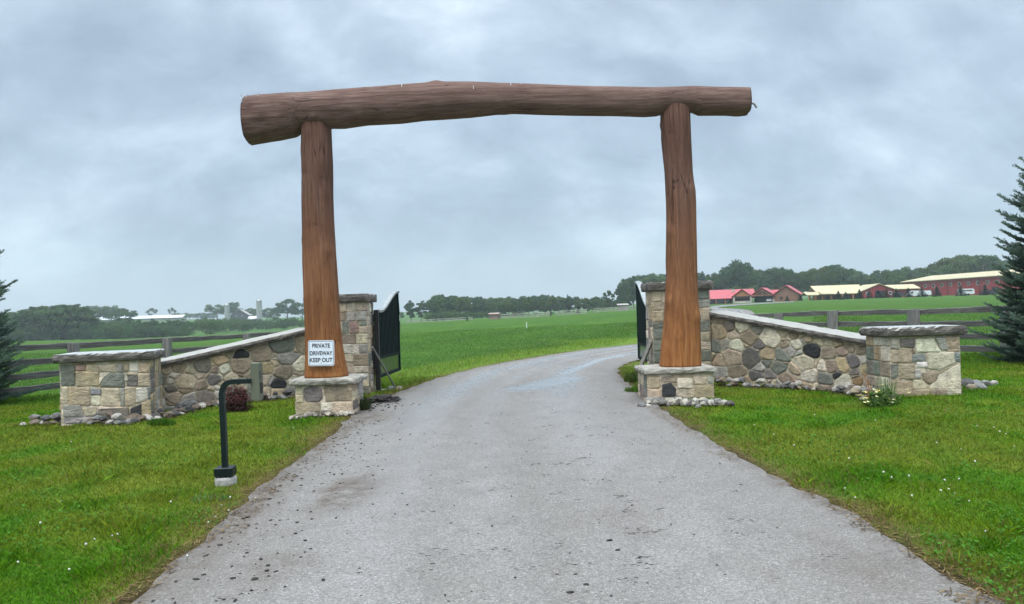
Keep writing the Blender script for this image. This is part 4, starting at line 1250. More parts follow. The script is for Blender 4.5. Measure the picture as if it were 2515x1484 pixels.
def road_z(x, y):
    hit = ROAD_BVH.ray_cast(Vector((x, y, 50)), Vector((0, 0, -1)))
    return hit[0].z if hit[0] is not None else h1(x, y)


# ------------------------------------------------------------------ grass blades
def blades(name, x, y, hgt, wid, col, lean=.5):
    n = len(x); z = H(x, y) - .008 + (fbm(x * 1.7, y * 1.7, 3, 3) - .5) * .05 * sstep(.1, .6, road_dist(x, np.minimum(y, 29))) * sstep(40, 10, y)
    a = RNG.uniform(0, 2 * np.pi, n); b = RNG.uniform(0, 2 * np.pi, n); l = np.abs(RNG.normal(0, lean, n)) * hgt
    dx, dy = np.cos(a) * wid / 2, np.sin(a) * wid / 2
    lx, ly = np.cos(b) * l, np.sin(b) * l
    v = np.zeros((n, 4, 3))
    v[:, 0] = np.stack([x - dx, y - dy, z], 1); v[:, 1] = np.stack([x + dx, y + dy, z], 1)
    v[:, 2] = np.stack([x + lx * .45 + dx * .7, y + ly * .45 + dy * .7, z + hgt * .62], 1)
    v[:, 3] = np.stack([x + lx, y + ly, z + hgt], 1)
    return np_mesh(name, v.reshape(-1, 3), 4, 'grass', col)


def scatter(n, y0, y1, p, ul, ur):
    r = RNG.uniform(0, 1, n); e = 2 - p
    y = (y0 ** e + r * (y1 ** e - y0 ** e)) ** (1 / e)
    return RNG.uniform(ul, ur, n) * y, y


x, y = scatter(640000, 2.6, 17.5, 1.45, -.80, .84)
for ul_, ur_ in ((.84, 1.7), (-1.6, -.80)):            # thinner out to the sides, beyond the picture
    x2, y2 = scatter(130000, 2.6, 17.5, 1.3, ul_, ur_); x, y = np.concatenate([x, x2]), np.concatenate([y, y2])
d = road_dist(x, y)
keep = (d > RNG.uniform(-.05, .30, len(x)) * RNG.uniform(0, 1, len(x))) & ~built(x, y, .02) & (bord_dist(x, y) > RNG.uniform(.02, .16, len(x)))
x, y, d = x[keep], y[keep], d[keep]
c = turf_colour(x, y) * RNG.uniform(.5, 1.75, len(x))[:, None]
c[:, 0] *= RNG.uniform(.8, 1.25, len(x))
tuft = fbm(x * 3.1, y * 3.1, 3, 55)
st = (RNG.uniform(0, 1, len(x)) < np.clip(1.0 * np.exp(-d / (.10 + .22 * fbm(x * 1.3, y * 1.3, 3, 91))), .03, .95))
c[st] = np.array([.20, .145, .062]) * RNG.uniform(.5, 1.2, st.sum())[:, None]
hg = RNG.uniform(.022, .046, len(x)) * (.85 + .55 * sstep(.45, .8, tuft)) * (1 + .5 * sstep(12.5, 15, y)) * (.55 + .45 * sstep(.0, .25, d))
tall = (RNG.uniform(0, 1, len(x)) < .015 + .03 * (tuft > .60)); hg = np.where(tall, hg * RNG.uniform(1.3, 1.9, len(x)), hg); c[tall] = c[tall] * np.array([1.25, 1.2, 1.1])
o = blades('lawn_grass', x, y, hg, .0042 * (np.maximum(y, 3.5) / 4) ** .75, c.clip(0, .5), .65); tag(o, kind='stuff')
x, y = scatter(230000, 14.2, 60, 1.5, -.80, .84)
d = road_dist(x, np.minimum(y, 29)); dd = np.full(len(x), 9.)
for i in range(0, 400, 2):
    if 24 < RCL[i, 1] < 70: dd = np.minimum(dd, np.hypot(x - RCL[i, 0], y - RCL[i, 1]) - RWD[i])
d = np.where(y > 25, np.minimum(dd, np.where(y < 29, d, 9)), d)
keep = (d > .04) & ~built(x, y, .02)
x, y, d = x[keep], y[keep], d[keep]
c = turf_colour(x, y) * RNG.uniform(.7, 1.4, len(x))[:, None]
ver = sstep(3.0, 1.4, d)
st = RNG.uniform(0, 1, len(x)) < .05 + .08 * ver
c[st] = np.array([.20, .18, .07]) * RNG.uniform(.6, 1.2, st.sum())[:, None]
c *= 1.25
hg = RNG.uniform(.030, .075, len(x)) * (1 + .7 * ver * sstep(.2, .9, d))
o = blades('field_grass', x, y, hg, .009 * (y / 14) ** .8, c.clip(0, .5), .45); tag(o, kind='stuff')

# dead stalks and clippings washed on to the tarmac edge
x, y = scatter(60000, 2.8, 15, 1.5, -.7, .75); d = road_dist(x, y); kk = (d > -.16) & (d < .14) & (fbm(x * 1.1, y * 1.1, 3, 44) + .25 * (d > -.02) > .50); x, y = x[kk], y[kk]; n = len(x)
z = np.array([road_z(a, b) for a, b in zip(x, y)]) + RNG.uniform(.003, .015, n)
a = RNG.uniform(0, 6.28, n); L_ = RNG.uniform(.02, .07, n); w_ = .003; v = np.zeros((n, 4, 3)); ca, sa = np.cos(a), np.sin(a)
for j, (p, q) in enumerate(((-1, -1), (1, -1), (1, 1), (-1, 1))): v[:, j] = np.stack([x + ca * L_ * p / 2 - sa * w_ * q, y + sa * L_ * p / 2 + ca * w_ * q, z + .004 * (p > 0)], 1)
c = np.where(RNG.uniform(0, 1, (n, 1)) < .6, np.array([[.22, .15, .07]]), np.array([[.07, .045, .025]])) * RNG.uniform(.6, 1.3, (n, 1))
o = np_mesh('dead_grass', v.reshape(-1, 3), 4, 'grass', c); tag(o, kind='stuff')

# broad clover leaves and taller tufts close to the camera, white clover heads
x, y = scatter(26000, 2.8, 10, 1.6, -.78, .84); d = road_dist(x, y)
k = (d > .08) & (fbm(x * 1.4, y * 1.4, 3, 66) > .52) & ~built(x, y, .05); x, y = x[k], y[k]; n = len(x)
z = H(x, y) + RNG.uniform(.012, .045, n); r = RNG.uniform(.007, .014, n); a = RNG.uniform(0, 6.28, n)
tx, ty = RNG.normal(0, .35, n), RNG.normal(0, .35, n); v = np.zeros((n, 4, 3))
for j in range(4):
    px, py = r * np.cos(a + j * np.pi / 2), r * np.sin(a + j * np.pi / 2)
    v[:, j] = np.stack([x + px, y + py, z + px * tx + py * ty], 1)
c = np.array([.045, .13, .012]) * RNG.uniform(.7, 1.5, n)[:, None]
o = np_mesh('clover_leaves', v.reshape(-1, 3), 4, 'grass', c); tag(o, kind='stuff')
fl = [G(px, py) for px, py in ((45, 1405), (170, 1418), (212, 1363), (232, 1350), (276, 1342), (290, 1330), (328, 1342), (508, 1325), (512, 1303), (540, 1325), (545, 1262), (562, 1270), (366, 1460), (175, 1100),
      (607, 1083), (650, 1085), (640, 1120), (600, 1120), (530, 1290), (566, 1242), (628, 1240), (362, 1130), (2000, 1030), (1852, 1055), (2085, 1140), (2150, 1180), (2170, 1178), (2190, 1190), (2210, 1192),
      (2226, 1195), (2232, 1188), (2270, 1205), (2320, 1200), (2355, 1198), (2330, 1225), (2345, 1230), (2310, 1222), (2240, 1240), (2180, 1245), (2060, 1225), (2075, 1220), (2100, 1240), (2380, 1250), (2400, 1060),
      (2420, 1090), (2440, 1062), (2455, 1076), (2470, 1080), (2360, 1120), (2330, 1140), (2395, 1150), (2490, 1110), (2300, 1100), (2150, 1045), (2250, 1062), (2270, 1300), (2420, 1330), (2200, 1320), (100, 1300), (310, 1215), (420, 1250), (460, 1390), (150, 1250), (720, 1060), (1950, 1110), (1900, 1080))]
mb = MB()
for p in fl:
    if random.random() < .3: continue
    r = random.uniform(.005, .009); c = p + Vector((0, 0, random.uniform(.05, .075)))
    for k in range(9):
        dr = Vector((random.gauss(0, 1), random.gauss(0, 1), random.gauss(.3, 1))).normalized(); a_ = dr.orthogonal().normalized() * r * .7; b2 = dr.cross(a_)
        q = c + dr * r * .8; mb.add([q - a_, q + b2, q + a_, q - b2], [(0, 1, 2, 3)], (.70, .68, .62))
    mb.tube([p + Vector((0, 0, 0)), c], .0016, 4, col=(.06, .13, .02))
o = mb.build('clover_flowers', 'petal', colours=True); tag(o, kind='stuff')

# ------------------------------------------------------------------ stones
def rock_mesh(seed, mat, flat_=.65):
    import bmesh
    bm = bmesh.new(); bmesh.ops.create_icosphere(bm, subdivisions=3, radius=.5)
    rr = random.Random(seed); s = Vector((rr.uniform(.85, 1.25), rr.uniform(.7, 1.0), rr.uniform(.5, .8)))
    for v in bm.verts:
        p = v.co.normalized()
        q = mnoise.noise(p * 1.5 + Vector((seed * 3.1, 0, 0))) * .22 + mnoise.noise(p * 4 + Vector((0, seed * 2.3, 0))) * .07
        # a few broken flats
        r_ = .5 * (1 + q)
        for k in range(4):
            nn = Vector((math.sin(seed * 7 + k * 2.1), math.cos(seed * 3 + k * 1.7), math.sin(seed + k * 4.4))).normalized()
            dt = p.dot(nn)
            if dt > .01: r_ = min(r_, .40 / dt)
        v.co = Vector((p.x * s.x, p.y * s.y, p.z * s.z)) * r_
    me = bpy.data.meshes.new('fieldstone'); bm.to_mesh(me); bm.free()
    me.materials.append(M['rock_' + mat]); return me


ROCKS = {k: [rock_mesh(i * 5 + j, k) for j in range(4)] for i, k in enumerate(ROCKC)}


def put_rock(p, size, colr, label, group, name='fieldstone'):
    o = bpy.data.objects.new(name, random.choice(ROCKS[colr])); COL.objects.link(o)
    o.location = (p.x, p.y, p.z + size * .14); o.scale = (size, size * random.uniform(.8, 1.1), size * random.uniform(.75, 1.1))
    o.rotation_euler = (random.uniform(-.3, .3), random.uniform(-.3, .3), random.uniform(0, 6.28))
    tag(o, label, 'stone', group)


CW = {'pale': 'pale cream', 'grey': 'mid grey', 'dark': 'blackish', 'tan': 'tan', 'brown': 'brown'}


def border(B, n, smin, smax, where, group, pal, w):
    seg = [(B[i + 1] - B[i]).length for i in range(len(B) - 1)]; T = sum(seg)
    for k in range(n):
        t = (k + random.random() * .8) / n * T; i = 0
        while i < len(seg) - 1 and t > seg[i]: t -= seg[i]; i += 1
        p = B[i].lerp(B[i + 1], min(1, t / seg[i]))
        dr = (B[i + 1] - B[i]).normalized(); nn = dr.cross(Vector((0, 0, 1)))
        lvl = 0 if random.random() < .72 else 1
        p = p + nn * random.uniform(-.16, .10) * w; p.z = h1(p.x, p.y) + lvl * .07
        c = random.choice(pal)
        put_rock(p, random.uniform(smin, smax), c, f'{CW[c]} fieldstone in the rock border {where}', group)


border(BORD_L[:4], 50, .09, .19, 'around the foot of the left stone pier', 'stones round the left pier', ['grey', 'dark', 'brown', 'brown', 'dark', 'tan', 'dark', 'grey', 'pale'], 1.0)
border(BORD_L[3:], 52, .09, .20, 'along the foot of the left wing wall', 'stones along the left wing wall', ['grey', 'dark', 'brown', 'dark', 'pale', 'brown'], .8)
border(BORD_R, 58, .09, .19, 'along the foot of the right wing wall', 'stones along the right wing wall', ['grey', 'pale', 'tan', 'pale', 'grey', 'brown'], .8)
for px, py, s, c in ((2372, 950, .26, 'dark'), (2398, 948, .20, 'grey'), (2424, 946, .19, 'grey'), (2385, 957, .17, 'tan'), (2440, 944, .14, 'pale'), (2410, 954, .14, 'grey')):
    put_rock(G(px, py), s, c, f'{CW[c]} boulder lying right of the right stone pier', 'boulders right of the right pier', 'boulder')
for px, py, s, c in ((946, 960, .12, 'brown'), (962, 958, .17, 'grey'), (978, 958, .16, 'tan'), (936, 961, .12, 'pale')):
    put_rock(G(px, py), s, c, f'{CW[c]} stone at the foot of the open left gate leaf', 'stones below the left gate leaf')
for px, py, s, c in ((1575, 1000, .14, 'grey'), (1572, 962, .11, 'pale'), (1592, 999, .10, 'pale')):
    put_rock(G(px, py), s, c, f'{CW[c]} stone at the driveway side of the right pedestal', 'stones beside the right pedestal')


def pebbles(name, pts, n, smin, smax, cols, spread):
    import bmesh
    mb = MB(); bm = bmesh.new(); bmesh.ops.create_icosphere(bm, subdivisions=2, radius=.5); V0 = [v.co.copy() for v in bm.verts]; F0 = [tuple(v.index for v in f.verts) for f in bm.faces]; bm.free()
    B = [G(*p) for p in pts]
    for k in range(n):
        i = random.randrange(len(B) - 1); p = B[i].lerp(B[i + 1], random.random()) + Vector((random.gauss(0, .05), random.gauss(0, spread * 1.6), 0)); p.z = h1(p.x, p.y)
        if built(np.array([p.x]), np.array([p.y]), -.02)[0]: continue
        s = random.uniform(smin, smax); rz = Matrix.Rotation(random.uniform(0, 6.3), 3, 'Z'); c = random.choice(cols); sd = random.uniform(0, 50)
        sc = Vector((random.uniform(.8, 1.3), random.uniform(.7, 1), random.uniform(.5, .8))) * s
        mb.add([p + Vector((0, 0, s * .2 + random.uniform(0, .03))) + rz @ Vector((v.x * sc.x, v.y * sc.y, v.z * sc.z)) * (1 + .25 * mnoise.noise(v * 3 + Vector((sd, 0, 0)))) for v in V0], F0, c)
    o = mb.build(name, 'stone', colours=True); tag(o, kind='stuff'); return o


pebbles('white_pebbles', [(716, 1029), (760, 1024), (820, 1022), (868, 1020)], 60, .03, .11, [(.46, .44, .39), (.36, .34, .30), (.22, .20, .175), (.13, .115, .095)], .05)
pebbles('grey_pebbles', [(1596, 990), (1640, 992), (1700, 994), (1775, 996)], 130, .04, .15, [(.24, .24, .215), (.36, .35, .31), (.13, .13, .125), (.19, .19, .175), (.09, .083, .075)], .07)
# mud clods and grit on the tarmac
import bmesh as _b
bm = _b.new(); _b.ops.create_icosphere(bm, subdivisions=1, radius=.5); V0 = [v.co.copy() for v in bm.verts]; F0 = [tuple(v.index for v in f.verts) for f in bm.faces]; bm.free()
mb = MB()


def smear(x, y, s):
    z = road_z(x, y); rz = Matrix.Rotation(random.gauss(0, .35), 3, 'Z'); sc = Vector((random.uniform(1.2, 2.6), random.uniform(.35, .8), .10)) * s
    mb.add([Vector((x, y, z + .001)) + rz @ Vector((v.x * sc.x, v.y * sc.y, v.z * sc.z)) * random.uniform(.6, 1.4) for v in V0], F0)


def clod(x, y, s):
    z = road_z(x, y); rz = Matrix.Rotation(random.uniform(0, 6.3), 3, 'Z'); sc = Vector((random.uniform(.8, 1.6), random.uniform(.6, 1), random.uniform(.3, .6))) * s
    mb.add([Vector((x, y, z + s * .1)) + rz @ Vector((v.x * sc.x, v.y * sc.y, v.z * sc.z)) * random.uniform(.7, 1.3) for v in V0], F0)


for k in range(380):
    yy = random.uniform(3.6, 10.5); xl = float(XL(yy)); clod(xl + abs(random.gauss(0, .42)) + .02, yy, random.choice((.010, .013, .016, .022, .030)))
for k in range(330):
    yy = random.uniform(3.7, 18); xl, xr = float(XL(yy)), float(XR(yy)); clod(random.uniform(xl + .1, xr - .1), yy, random.choice((.008, .010, .014, .02)))
for k in range(75):
    yy = random.uniform(3.8, 11); xl, xr = float(XL(yy)), float(XR(yy)); x_ = random.uniform(xl + .2, xr - .2) if k % 3 == 0 else random.gauss(.75, .45)
    for q in range(random.randint(2, 9)): smear(x_ + random.gauss(0, .05), yy + random.gauss(0, .035), random.uniform(.006, .022))
for k in range(130):
    c = G(925, 998); clod(c.x + random.gauss(0, .28), c.y + random.gauss(0, .35), random.choice((.012, .02, .03, .05)))
for px, py, s in ((655, 1412, .035), (678, 1414, .03), (626, 1433, .035), (660, 1425, .02), (590, 1418, .02), (840, 1170, .03), (1232, 1022, .03), (1208, 1303, .022), (1497, 1340, .035), (1516, 1364, .03), (1570, 1382, .03),
                  (545, 1330, .02), (610, 1300, .03), (630, 1306, .025), (1480, 1185, .02), (1620, 1190, .02), (1030, 998, .04), (1440, 1450, .03), (1400, 1470, .035)):
    g = G(px, py); clod(g.x, g.y, s)
o = mb.build('mud_crumbs', 'mud'); tag(o, kind='stuff')
import bmesh as _bm
g = G(938, 988); bm = _bm.new(); _bm.ops.create_icosphere(bm, subdivisions=5, radius=1.0); mb = MB()
vs_ = []
for v in bm.verts:
    p = v.co.copy(); q = 1 + .35 * mnoise.noise(p * 2.2 + Vector((4, 0, 0))) + .25 * mnoise.noise(p * 6) + .16 * mnoise.noise(p * 15)
    vs_.append(Vector((g.x + p.x * .30 * q, g.y + p.y * .20 * q, g.z - .01 + p.z * .12 * q)))
mb.add(vs_, [tuple(v.index for v in f.verts) for f in bm.faces]); bm.free()
o = mb.build('soil_heap', 'mud', loc=g); tag(o, 'small heap of black soil at the driveway edge beside the sign pedestal', 'soil heap')
# ------------------------------------------------------------------ foliage
def leaf_quads(pts, nrm, size, rng):
    n = len(pts); a = np.cross(nrm, rng.normal(0, 1, (n, 3))); a /= np.linalg.norm(a, axis=1)[:, None] + 1e-9
    b = np.cross(nrm, a); s = size[:, None]
    v = np.zeros((n, 4, 3)); v[:, 0] = pts - a * s; v[:, 1] = pts - b * s * .6; v[:, 2] = pts + a * s; v[:, 3] = pts + b * s * .6
    return v.reshape(-1, 3)


def crown_arrays(seed, kind, base=(.034, .066, .024), dens=1.):
    rng = np.random.default_rng(seed)
    par = {'round': (.40, .36, .60, 30, .13), 'tall': (.22, .40, .58, 26, .095), 'spread': (.50, .30, .66, 34, .13), 'airy': (.34, .30, .66, 17, .085),
           'bush': (.62, .46, .48, 26, .20), 'oval': (.30, .40, .58, 28, .11)}[kind]
    rx, rz, cz, nb, br = par; V, Cc = [], []
    for i in range(nb):
        d = rng.normal(0, 1, 3); d /= np.linalg.norm(d); q = rng.uniform(.35, 1.0) ** .6
        c = np.array([d[0] * rx * q, d[1] * rx * q, cz + d[2] * rz * q]) * np.array([1, 1, 1])
        r = br * rng.uniform(.65, 1.25); n = int(95 * dens * (r / br) ** 2)
        e = rng.normal(0, 1, (n, 3)); e /= np.linalg.norm(e, axis=1)[:, None]; e[:, 2] = np.where(e[:, 2] < -.4, -e[:, 2], e[:, 2])
        p = c + e * r * rng.uniform(.55, 1.08, (n, 1)) * np.array([1.1, 1.1, .8])
        m = p[:, 2] > .02; p, e2 = p[m], e[m]
        nn = e2 + rng.normal(0, .55, e2.shape); nn /= np.linalg.norm(nn, axis=1)[:, None]
        V.append(leaf_quads(p, nn, rng.uniform(.020, .040, len(p)) / dens ** .35, rng))
        hue = np.array([rng.uniform(.8, 1.25), rng.uniform(.88, 1.14), rng.uniform(.8, 1.15)])
        Cc.append(np.array(base) * hue * rng.uniform(.75, 1.3, (len(p), 1)))
    return np.concatenate(V), np.concatenate(Cc)


def conifer_arrays(seed, nlev=13, nb=15, base=(.022, .045, .034)):
    rng = np.random.default_rng(seed); V, Cc = [], []
    for k in range(nlev):
        t = k / nlev; z = .04 + .94 * t; R = .30 * (1 - t) ** .9 + .015
        for j in range(nb):
            a = rng.uniform(0, 6.28); L = R * rng.uniform(.7, 1.15); d = np.array([math.cos(a), math.sin(a), 0]); s = np.array([-d[1], d[0], 0])
            p0 = np.array([0, 0, z + .05]); p1 = d * L * .55 + [0, 0, z + .02]; p2 = d * L + [0, 0, z - .045 + rng.uniform(-.01, .02)]
            w = L * .30
            V.append(np.array([p0, p1 - s * w + [0, 0, -.012], p2, p1 + s * w + [0, 0, -.012]]))
            for e in (-1, 1):
                q = p1 + s * w * e * 1.3 + d * L * .18 + [0, 0, -.03]
                V.append(np.array([p1, p1 + d * L * .2, q, p1 - d * L * .12])); Cc.append(np.array(base) * rng.uniform(.7, 1.4))
            Cc.append(np.array(base) * rng.uniform(.7, 1.4))
    return np.concatenate(V), np.array(Cc)


def mesh_from(arr, mat, name='crown'):
    o = np_mesh(name, arr[0], 4, mat, arr[1]); me = o.data; bpy.data.objects.remove(o); return me


def trunk_mesh(seed, kind, mat):
    rr = random.Random(seed); mb = MB()
    r0 = {'round': .028, 'tall': .016, 'spread': .03, 'airy': .018, 'bush': .03, 'oval': .022, 'cone': .016}[kind]; top = .5 if kind in ('bush',) else .78
    pts = [Vector((rr.uniform(-.008, .008) * k, rr.uniform(-.008, .008) * k, -.02 + (top + .02) * k / 6)) for k in range(7)]
    mb.tube(pts, [r0 * (1 - .12 * k) for k in range(7)], 7)
    if kind != 'cone':
        for k in range(6):
            p = pts[2 + k % 4]; a = rr.uniform(0, 6.28); L = rr.uniform(.12, .26)
            mb.tube([p, p + Vector((math.cos(a) * L * .6, math.sin(a) * L * .6, L * .5)), p + Vector((math.cos(a) * L, math.sin(a) * L, L))], [r0 * .45, r0 * .3, r0 * .12], 5)
    o = mb.build('trunk', mat, smooth=True); me = o.data; bpy.data.objects.remove(o); return me


LIB = {}
for kind in ('round', 'tall', 'spread', 'airy', 'bush', 'oval'):
    for k in range(3):
        arr = crown_arrays(100 + 7 * k + len(kind) * 31, kind, [(.046, .090, .030), (.036, .074, .030), (.060, .100, .028)][k])
        LIB[kind, k] = (mesh_from(arr, 'leaf'), trunk_mesh(k + 5, kind, 'pale_bark' if kind == 'tall' else 'bark'), arr)
for k in range(3):
    arr = conifer_arrays(300 + k); LIB['cone', k] = (mesh_from(arr, 'leaf'), trunk_mesh(k, 'cone', 'bark'), arr)
PROTO = {}


def tree(px, ytop, Y, kind, wf, label, group=None, name='broadleaf_tree', ybase=None, cat='tree', var=None):
    """a tree standing at picture column px and distance Y, its top at row ytop"""
    x = P(px, 780, Y).x; g = h1(x, Y); hgt = P(px, ytop, Y).z - g
    k = random.randrange(3) if var is None else var
    cm, tm, _ = LIB[kind, k]
    top = .97 if kind != 'airy' else .98
    s = hgt / top
    r = thing(name, (x, Y, g), label, cat, group); r.rotation_euler.z = random.uniform(0, 6.28); r.scale = (s * wf, s * wf, s)
    for nm, me in (('crown', cm), ('trunk', tm)):
        o = bpy.data.objects.new(nm, me); COL.objects.link(o); o.parent = r
    return r


def wood(name, spots, kinds):
    V, Cc = [], []
    for px, ytop, Y, wf in spots:
        x = P(px, 780, Y).x; g = h1(x, Y); s = (P(px, ytop, Y).z - g) / .97
        arr = LIB[random.choice(kinds), random.randrange(3)][2]; a = random.uniform(0, 6.28)
        c_, s_ = math.cos(a), math.sin(a); v = arr[0]
        V.append(np.stack([(v[:, 0] * c_ - v[:, 1] * s_) * s * wf + x, (v[:, 0] * s_ + v[:, 1] * c_) * s * wf + Y, v[:, 2] * s + g], 1)); Cc.append(arr[1] * random.uniform(.8, 1.2))
    o = np_mesh(name, np.concatenate(V), 4, 'leaf', np.concatenate(Cc)); tag(o, kind='stuff')


U = random.uniform
# left wood
lw = [(-80, 770), (20, 768), (60, 760), (110, 753), (150, 750), (200, 751), (222, 762), (240, 782)]
ip = lambda tab, x: float(np.interp(x, [a for a, _ in tab], [b for _, b in tab]))
wood('left_woodland', [(x + U(-6, 6), ip(lw, x) + U(-1, 9), U(350, 380), U(.8, 1.05)) for x in np.arange(-70, 226, 9)] + [(x + U(-5, 5), U(782, 800), U(338, 352), U(.9, 1.2)) for x in np.arange(-70, 470, 12)] + [(x + U(-5, 5), U(786, 796), U(340, 356), U(.9, 1.2)) for x in np.arange(230, 440, 14)], ['round', 'oval', 'tall'])
wood('left_undergrowth', [(x + U(-5, 5), U(799, 812), U(326, 336), U(1.0, 1.4)) for x in np.arange(-70, 470, 9)], ['bush'])
for x, yt, k, w in ((38, 768, 'oval', 1.0), (62, 760, 'tall', 1.2), (84, 757, 'tall', 1.1), (106, 753, 'tall', 1.2), (126, 756, 'tall', 1.1), (144, 750, 'tall', 1.2), (164, 752, 'tall', 1.2), (183, 751, 'tall', 1.1), (202, 752, 'tall', 1.2), (214, 762, 'oval', 1.0), (14, 772, 'oval', 1.1)):
    tree(x, yt, U(325, 336), k, w, 'tall slim grey-green tree with pale trunk at the front of the left-hand wood', 'trees at the front of the left wood')
for x, yt, w in ((250, 797, .8), (282, 790, .85), (318, 788, .9), (352, 792, .8), (385, 797, .8), (418, 796, .8)):
    tree(x, yt, U(318, 330), 'bush', w, 'rounded paler green bushy tree at the near edge of the left-hand wood', 'bushy trees beside the left wood', 'bushy_tree')
tree(452, 803, 320, 'bush', .9, 'rightmost low rounded bush where the left-hand wood ends', None, 'bushy_tree')
tree(244, 750, 560, 'spread', 1.2, 'dark spreading tree standing over the left end of the long white shed')
tree(272, 751, 560, 'round', 1.2, 'dark round tree beside the spreading tree over the left end of the long white shed')
tree(306, 757, 470, 'round', 1.25, 'dark round tree in front of the long white shed')
tree(372, 755, 760, 'airy', 1.3, 'open thin-leaved tree on the skyline behind the long white shed')
tree(424, 754, 760, 'airy', .9, 'narrow open-branched tree on the skyline at the right end of the long white shed')
for x in np.arange(436, 530, 10):
    tree(x, U(768, 773), U(880, 960), 'round', U(1.0, 1.4), 'small blue-grey tree on the far left skyline between shed and farm', 'far skyline trees left of the farm')
tree(507, 781, 330, 'bush', .9, 'dark rounded tree standing alone left of the farm hedge', None, 'bushy_tree')
tree(533, 747, 690, 'spread', 1.15, 'dark spreading tree left of the shorter silo')
tree(574, 744, 700, 'spread', 1.35, 'broad dark tree behind the dark barn')
tree(616, 757, 690, 'round', 1.3, 'yellowish green tree between the dark barn and the tall silo', var=2)
tree(654, 757, 680, 'round', 1.2, 'dark tree just right of the tall silo')
tree(705, 737, 560, 'spread', 1.15, 'tall spreading tree right of the farm, nearest the sign post')
tree(742, 745, 560, 'spread', 1.2, 'dark tree half hidden behind the left log post')
tree(674, 764, 590, 'round', 1.4, 'low round tree between the tall silo and the tall spreading tree')
for x in np.arange(486, 765, 12):
    tree(x + U(-4, 4), U(779, 789), U(380, 430), 'bush', U(.9, 1.25), 'dark green bush in the hedge below the farm', 'bushes in the hedge below the farm', 'bush', cat='bush')
for x in np.arange(770, 980, 15):
    tree(x, U(766, 772), U(900, 1000), 'round', U(1.0, 1.5), 'small blue-grey tree on the skyline behind the gate', 'far skyline trees behind the gate')
# middle wood
tree(1009, 741, 345, 'oval', .95, 'narrow dark tree, left of the pair beside the middle wood')
tree(1035, 741, 350, 'oval', 1.0, 'broader dark tree, right of the pair beside the middle wood')
tree(986, 766, 480, 'oval', .95, 'small dark tree beside the ring pull of the left gate')
tree(1049, 768, 330, 'bush', .6, 'low green bush below the pair of trees', None, 'bush', cat='bush')
mw = [(1055, 745), (1066, 727), (1100, 723), (1150, 727), (1200, 729), (1300, 728), (1332, 722), (1400, 728), (1450, 729), (1500, 738), (1530, 725)]
wood('middle_woodland', [(x + U(-5, 5), ip(mw, x) + U(0, 5), U(385, 430), U(.8, 1.05)) for x in np.arange(1068, 1530, 11)] + [(x, ip(mw, x) + U(12, 28), U(345, 372), U(.85, 1.15)) for x in np.arange(1074, 1530, 12)], ['round', 'oval', 'spread'])
wood('middle_undergrowth', [(x + U(-5, 5), U(762, 772), U(322, 332), U(1.0, 1.4)) for x in np.arange(1062, 1530, 9)], ['bush'])
for x in np.arange(1062, 1530, 21):
    tree(x + U(-5, 5), ip(mw, x) + U(1, 18), U(332, 344), random.choice(['oval', 'round']), U(.85, 1.1), 'dark green tree in the front row of the middle wood between the gates', 'front trees of the middle wood')
wood('wood_corner', [(x + U(-4, 4), U(727, 738), U(345, 375), U(.9, 1.2)) for x in np.arange(1440, 1545, 9)] + [(x + U(-4, 4), U(745, 756), U(325, 335), U(1., 1.2)) for x in np.arange(1440, 1545, 10)], ['round', 'oval', 'bush'])
tree(1395, 722, 338, 'cone', .8, 'tall narrow dark conifer rising in the middle wood', None, 'conifer_tree')
tree(1498, 711, 330, 'airy', .9, 'thin-crowned tree with sky showing through at the end of the middle wood')
for x, yt, yb, lb in ((1073, 779, 790, 'leftmost'), (1147, 775, 788, 'second from left'), (1351, 760, 776, 'third from left'), (1420, 751, 772, 'rightmost')):
    g = G(x, yb); tree(x, yt, g.y if g.y < 300 else 150, 'cone', 1.15, f'small dark conifer on the field edge fence, {lb} of the four', 'small conifers along the field edge', 'conifer_tree')
# right wood
rw = [(1505, 735), (1520, 697), (1540, 684), (1570, 677), (1600, 673), (1640, 672), (1720, 670), (1760, 676), (1785, 662), (1812, 650), (1845, 660), (1880, 660), (1930, 654), (1965, 668), (2000, 656), (2050, 651), (2080, 655), (2130, 673), (2170, 664), (2205, 660), (2240, 656),
      (2275, 663), (2300, 648), (2330, 633), (2365, 627), (2430, 628), (2480, 640), (2560, 640), (2700, 630)]
wood('right_woodland', [(x + U(-5, 5), ip(rw, x) + U(0, 7), U(385, 420), U(.75, 1.0)) for x in np.arange(1535, 2720, 13)] + [(x, ip(rw, x) + U(16, 34), U(352, 375), U(.8, 1.1)) for x in np.arange(1530, 2720, 16)] + [(x, ip(rw, x) + U(40, 60), U(322, 340), U(.8, 1.1)) for x in np.arange(1530, 2720, 20)], ['round', 'oval', 'spread'])
for x in np.arange(1525, 2720, 31):
    if 1780 < x < 1840: continue
    tree(x + U(-6, 6), ip(rw, x) + U(0, 10), U(338, 352), random.choice(['round', 'oval', 'spread']), U(.7, .95), 'dark leafy tree in the wood behind the red buildings', 'trees of the wood behind the red buildings')
tree(1812, 640, 340, 'round', .85, 'tallest round-headed dark tree, above the red roofed lodge', var=1)
tree(1728, 664, 345, 'cone', .8, 'dark conifer tip poking out just right of the right log post', None, 'conifer_tree')

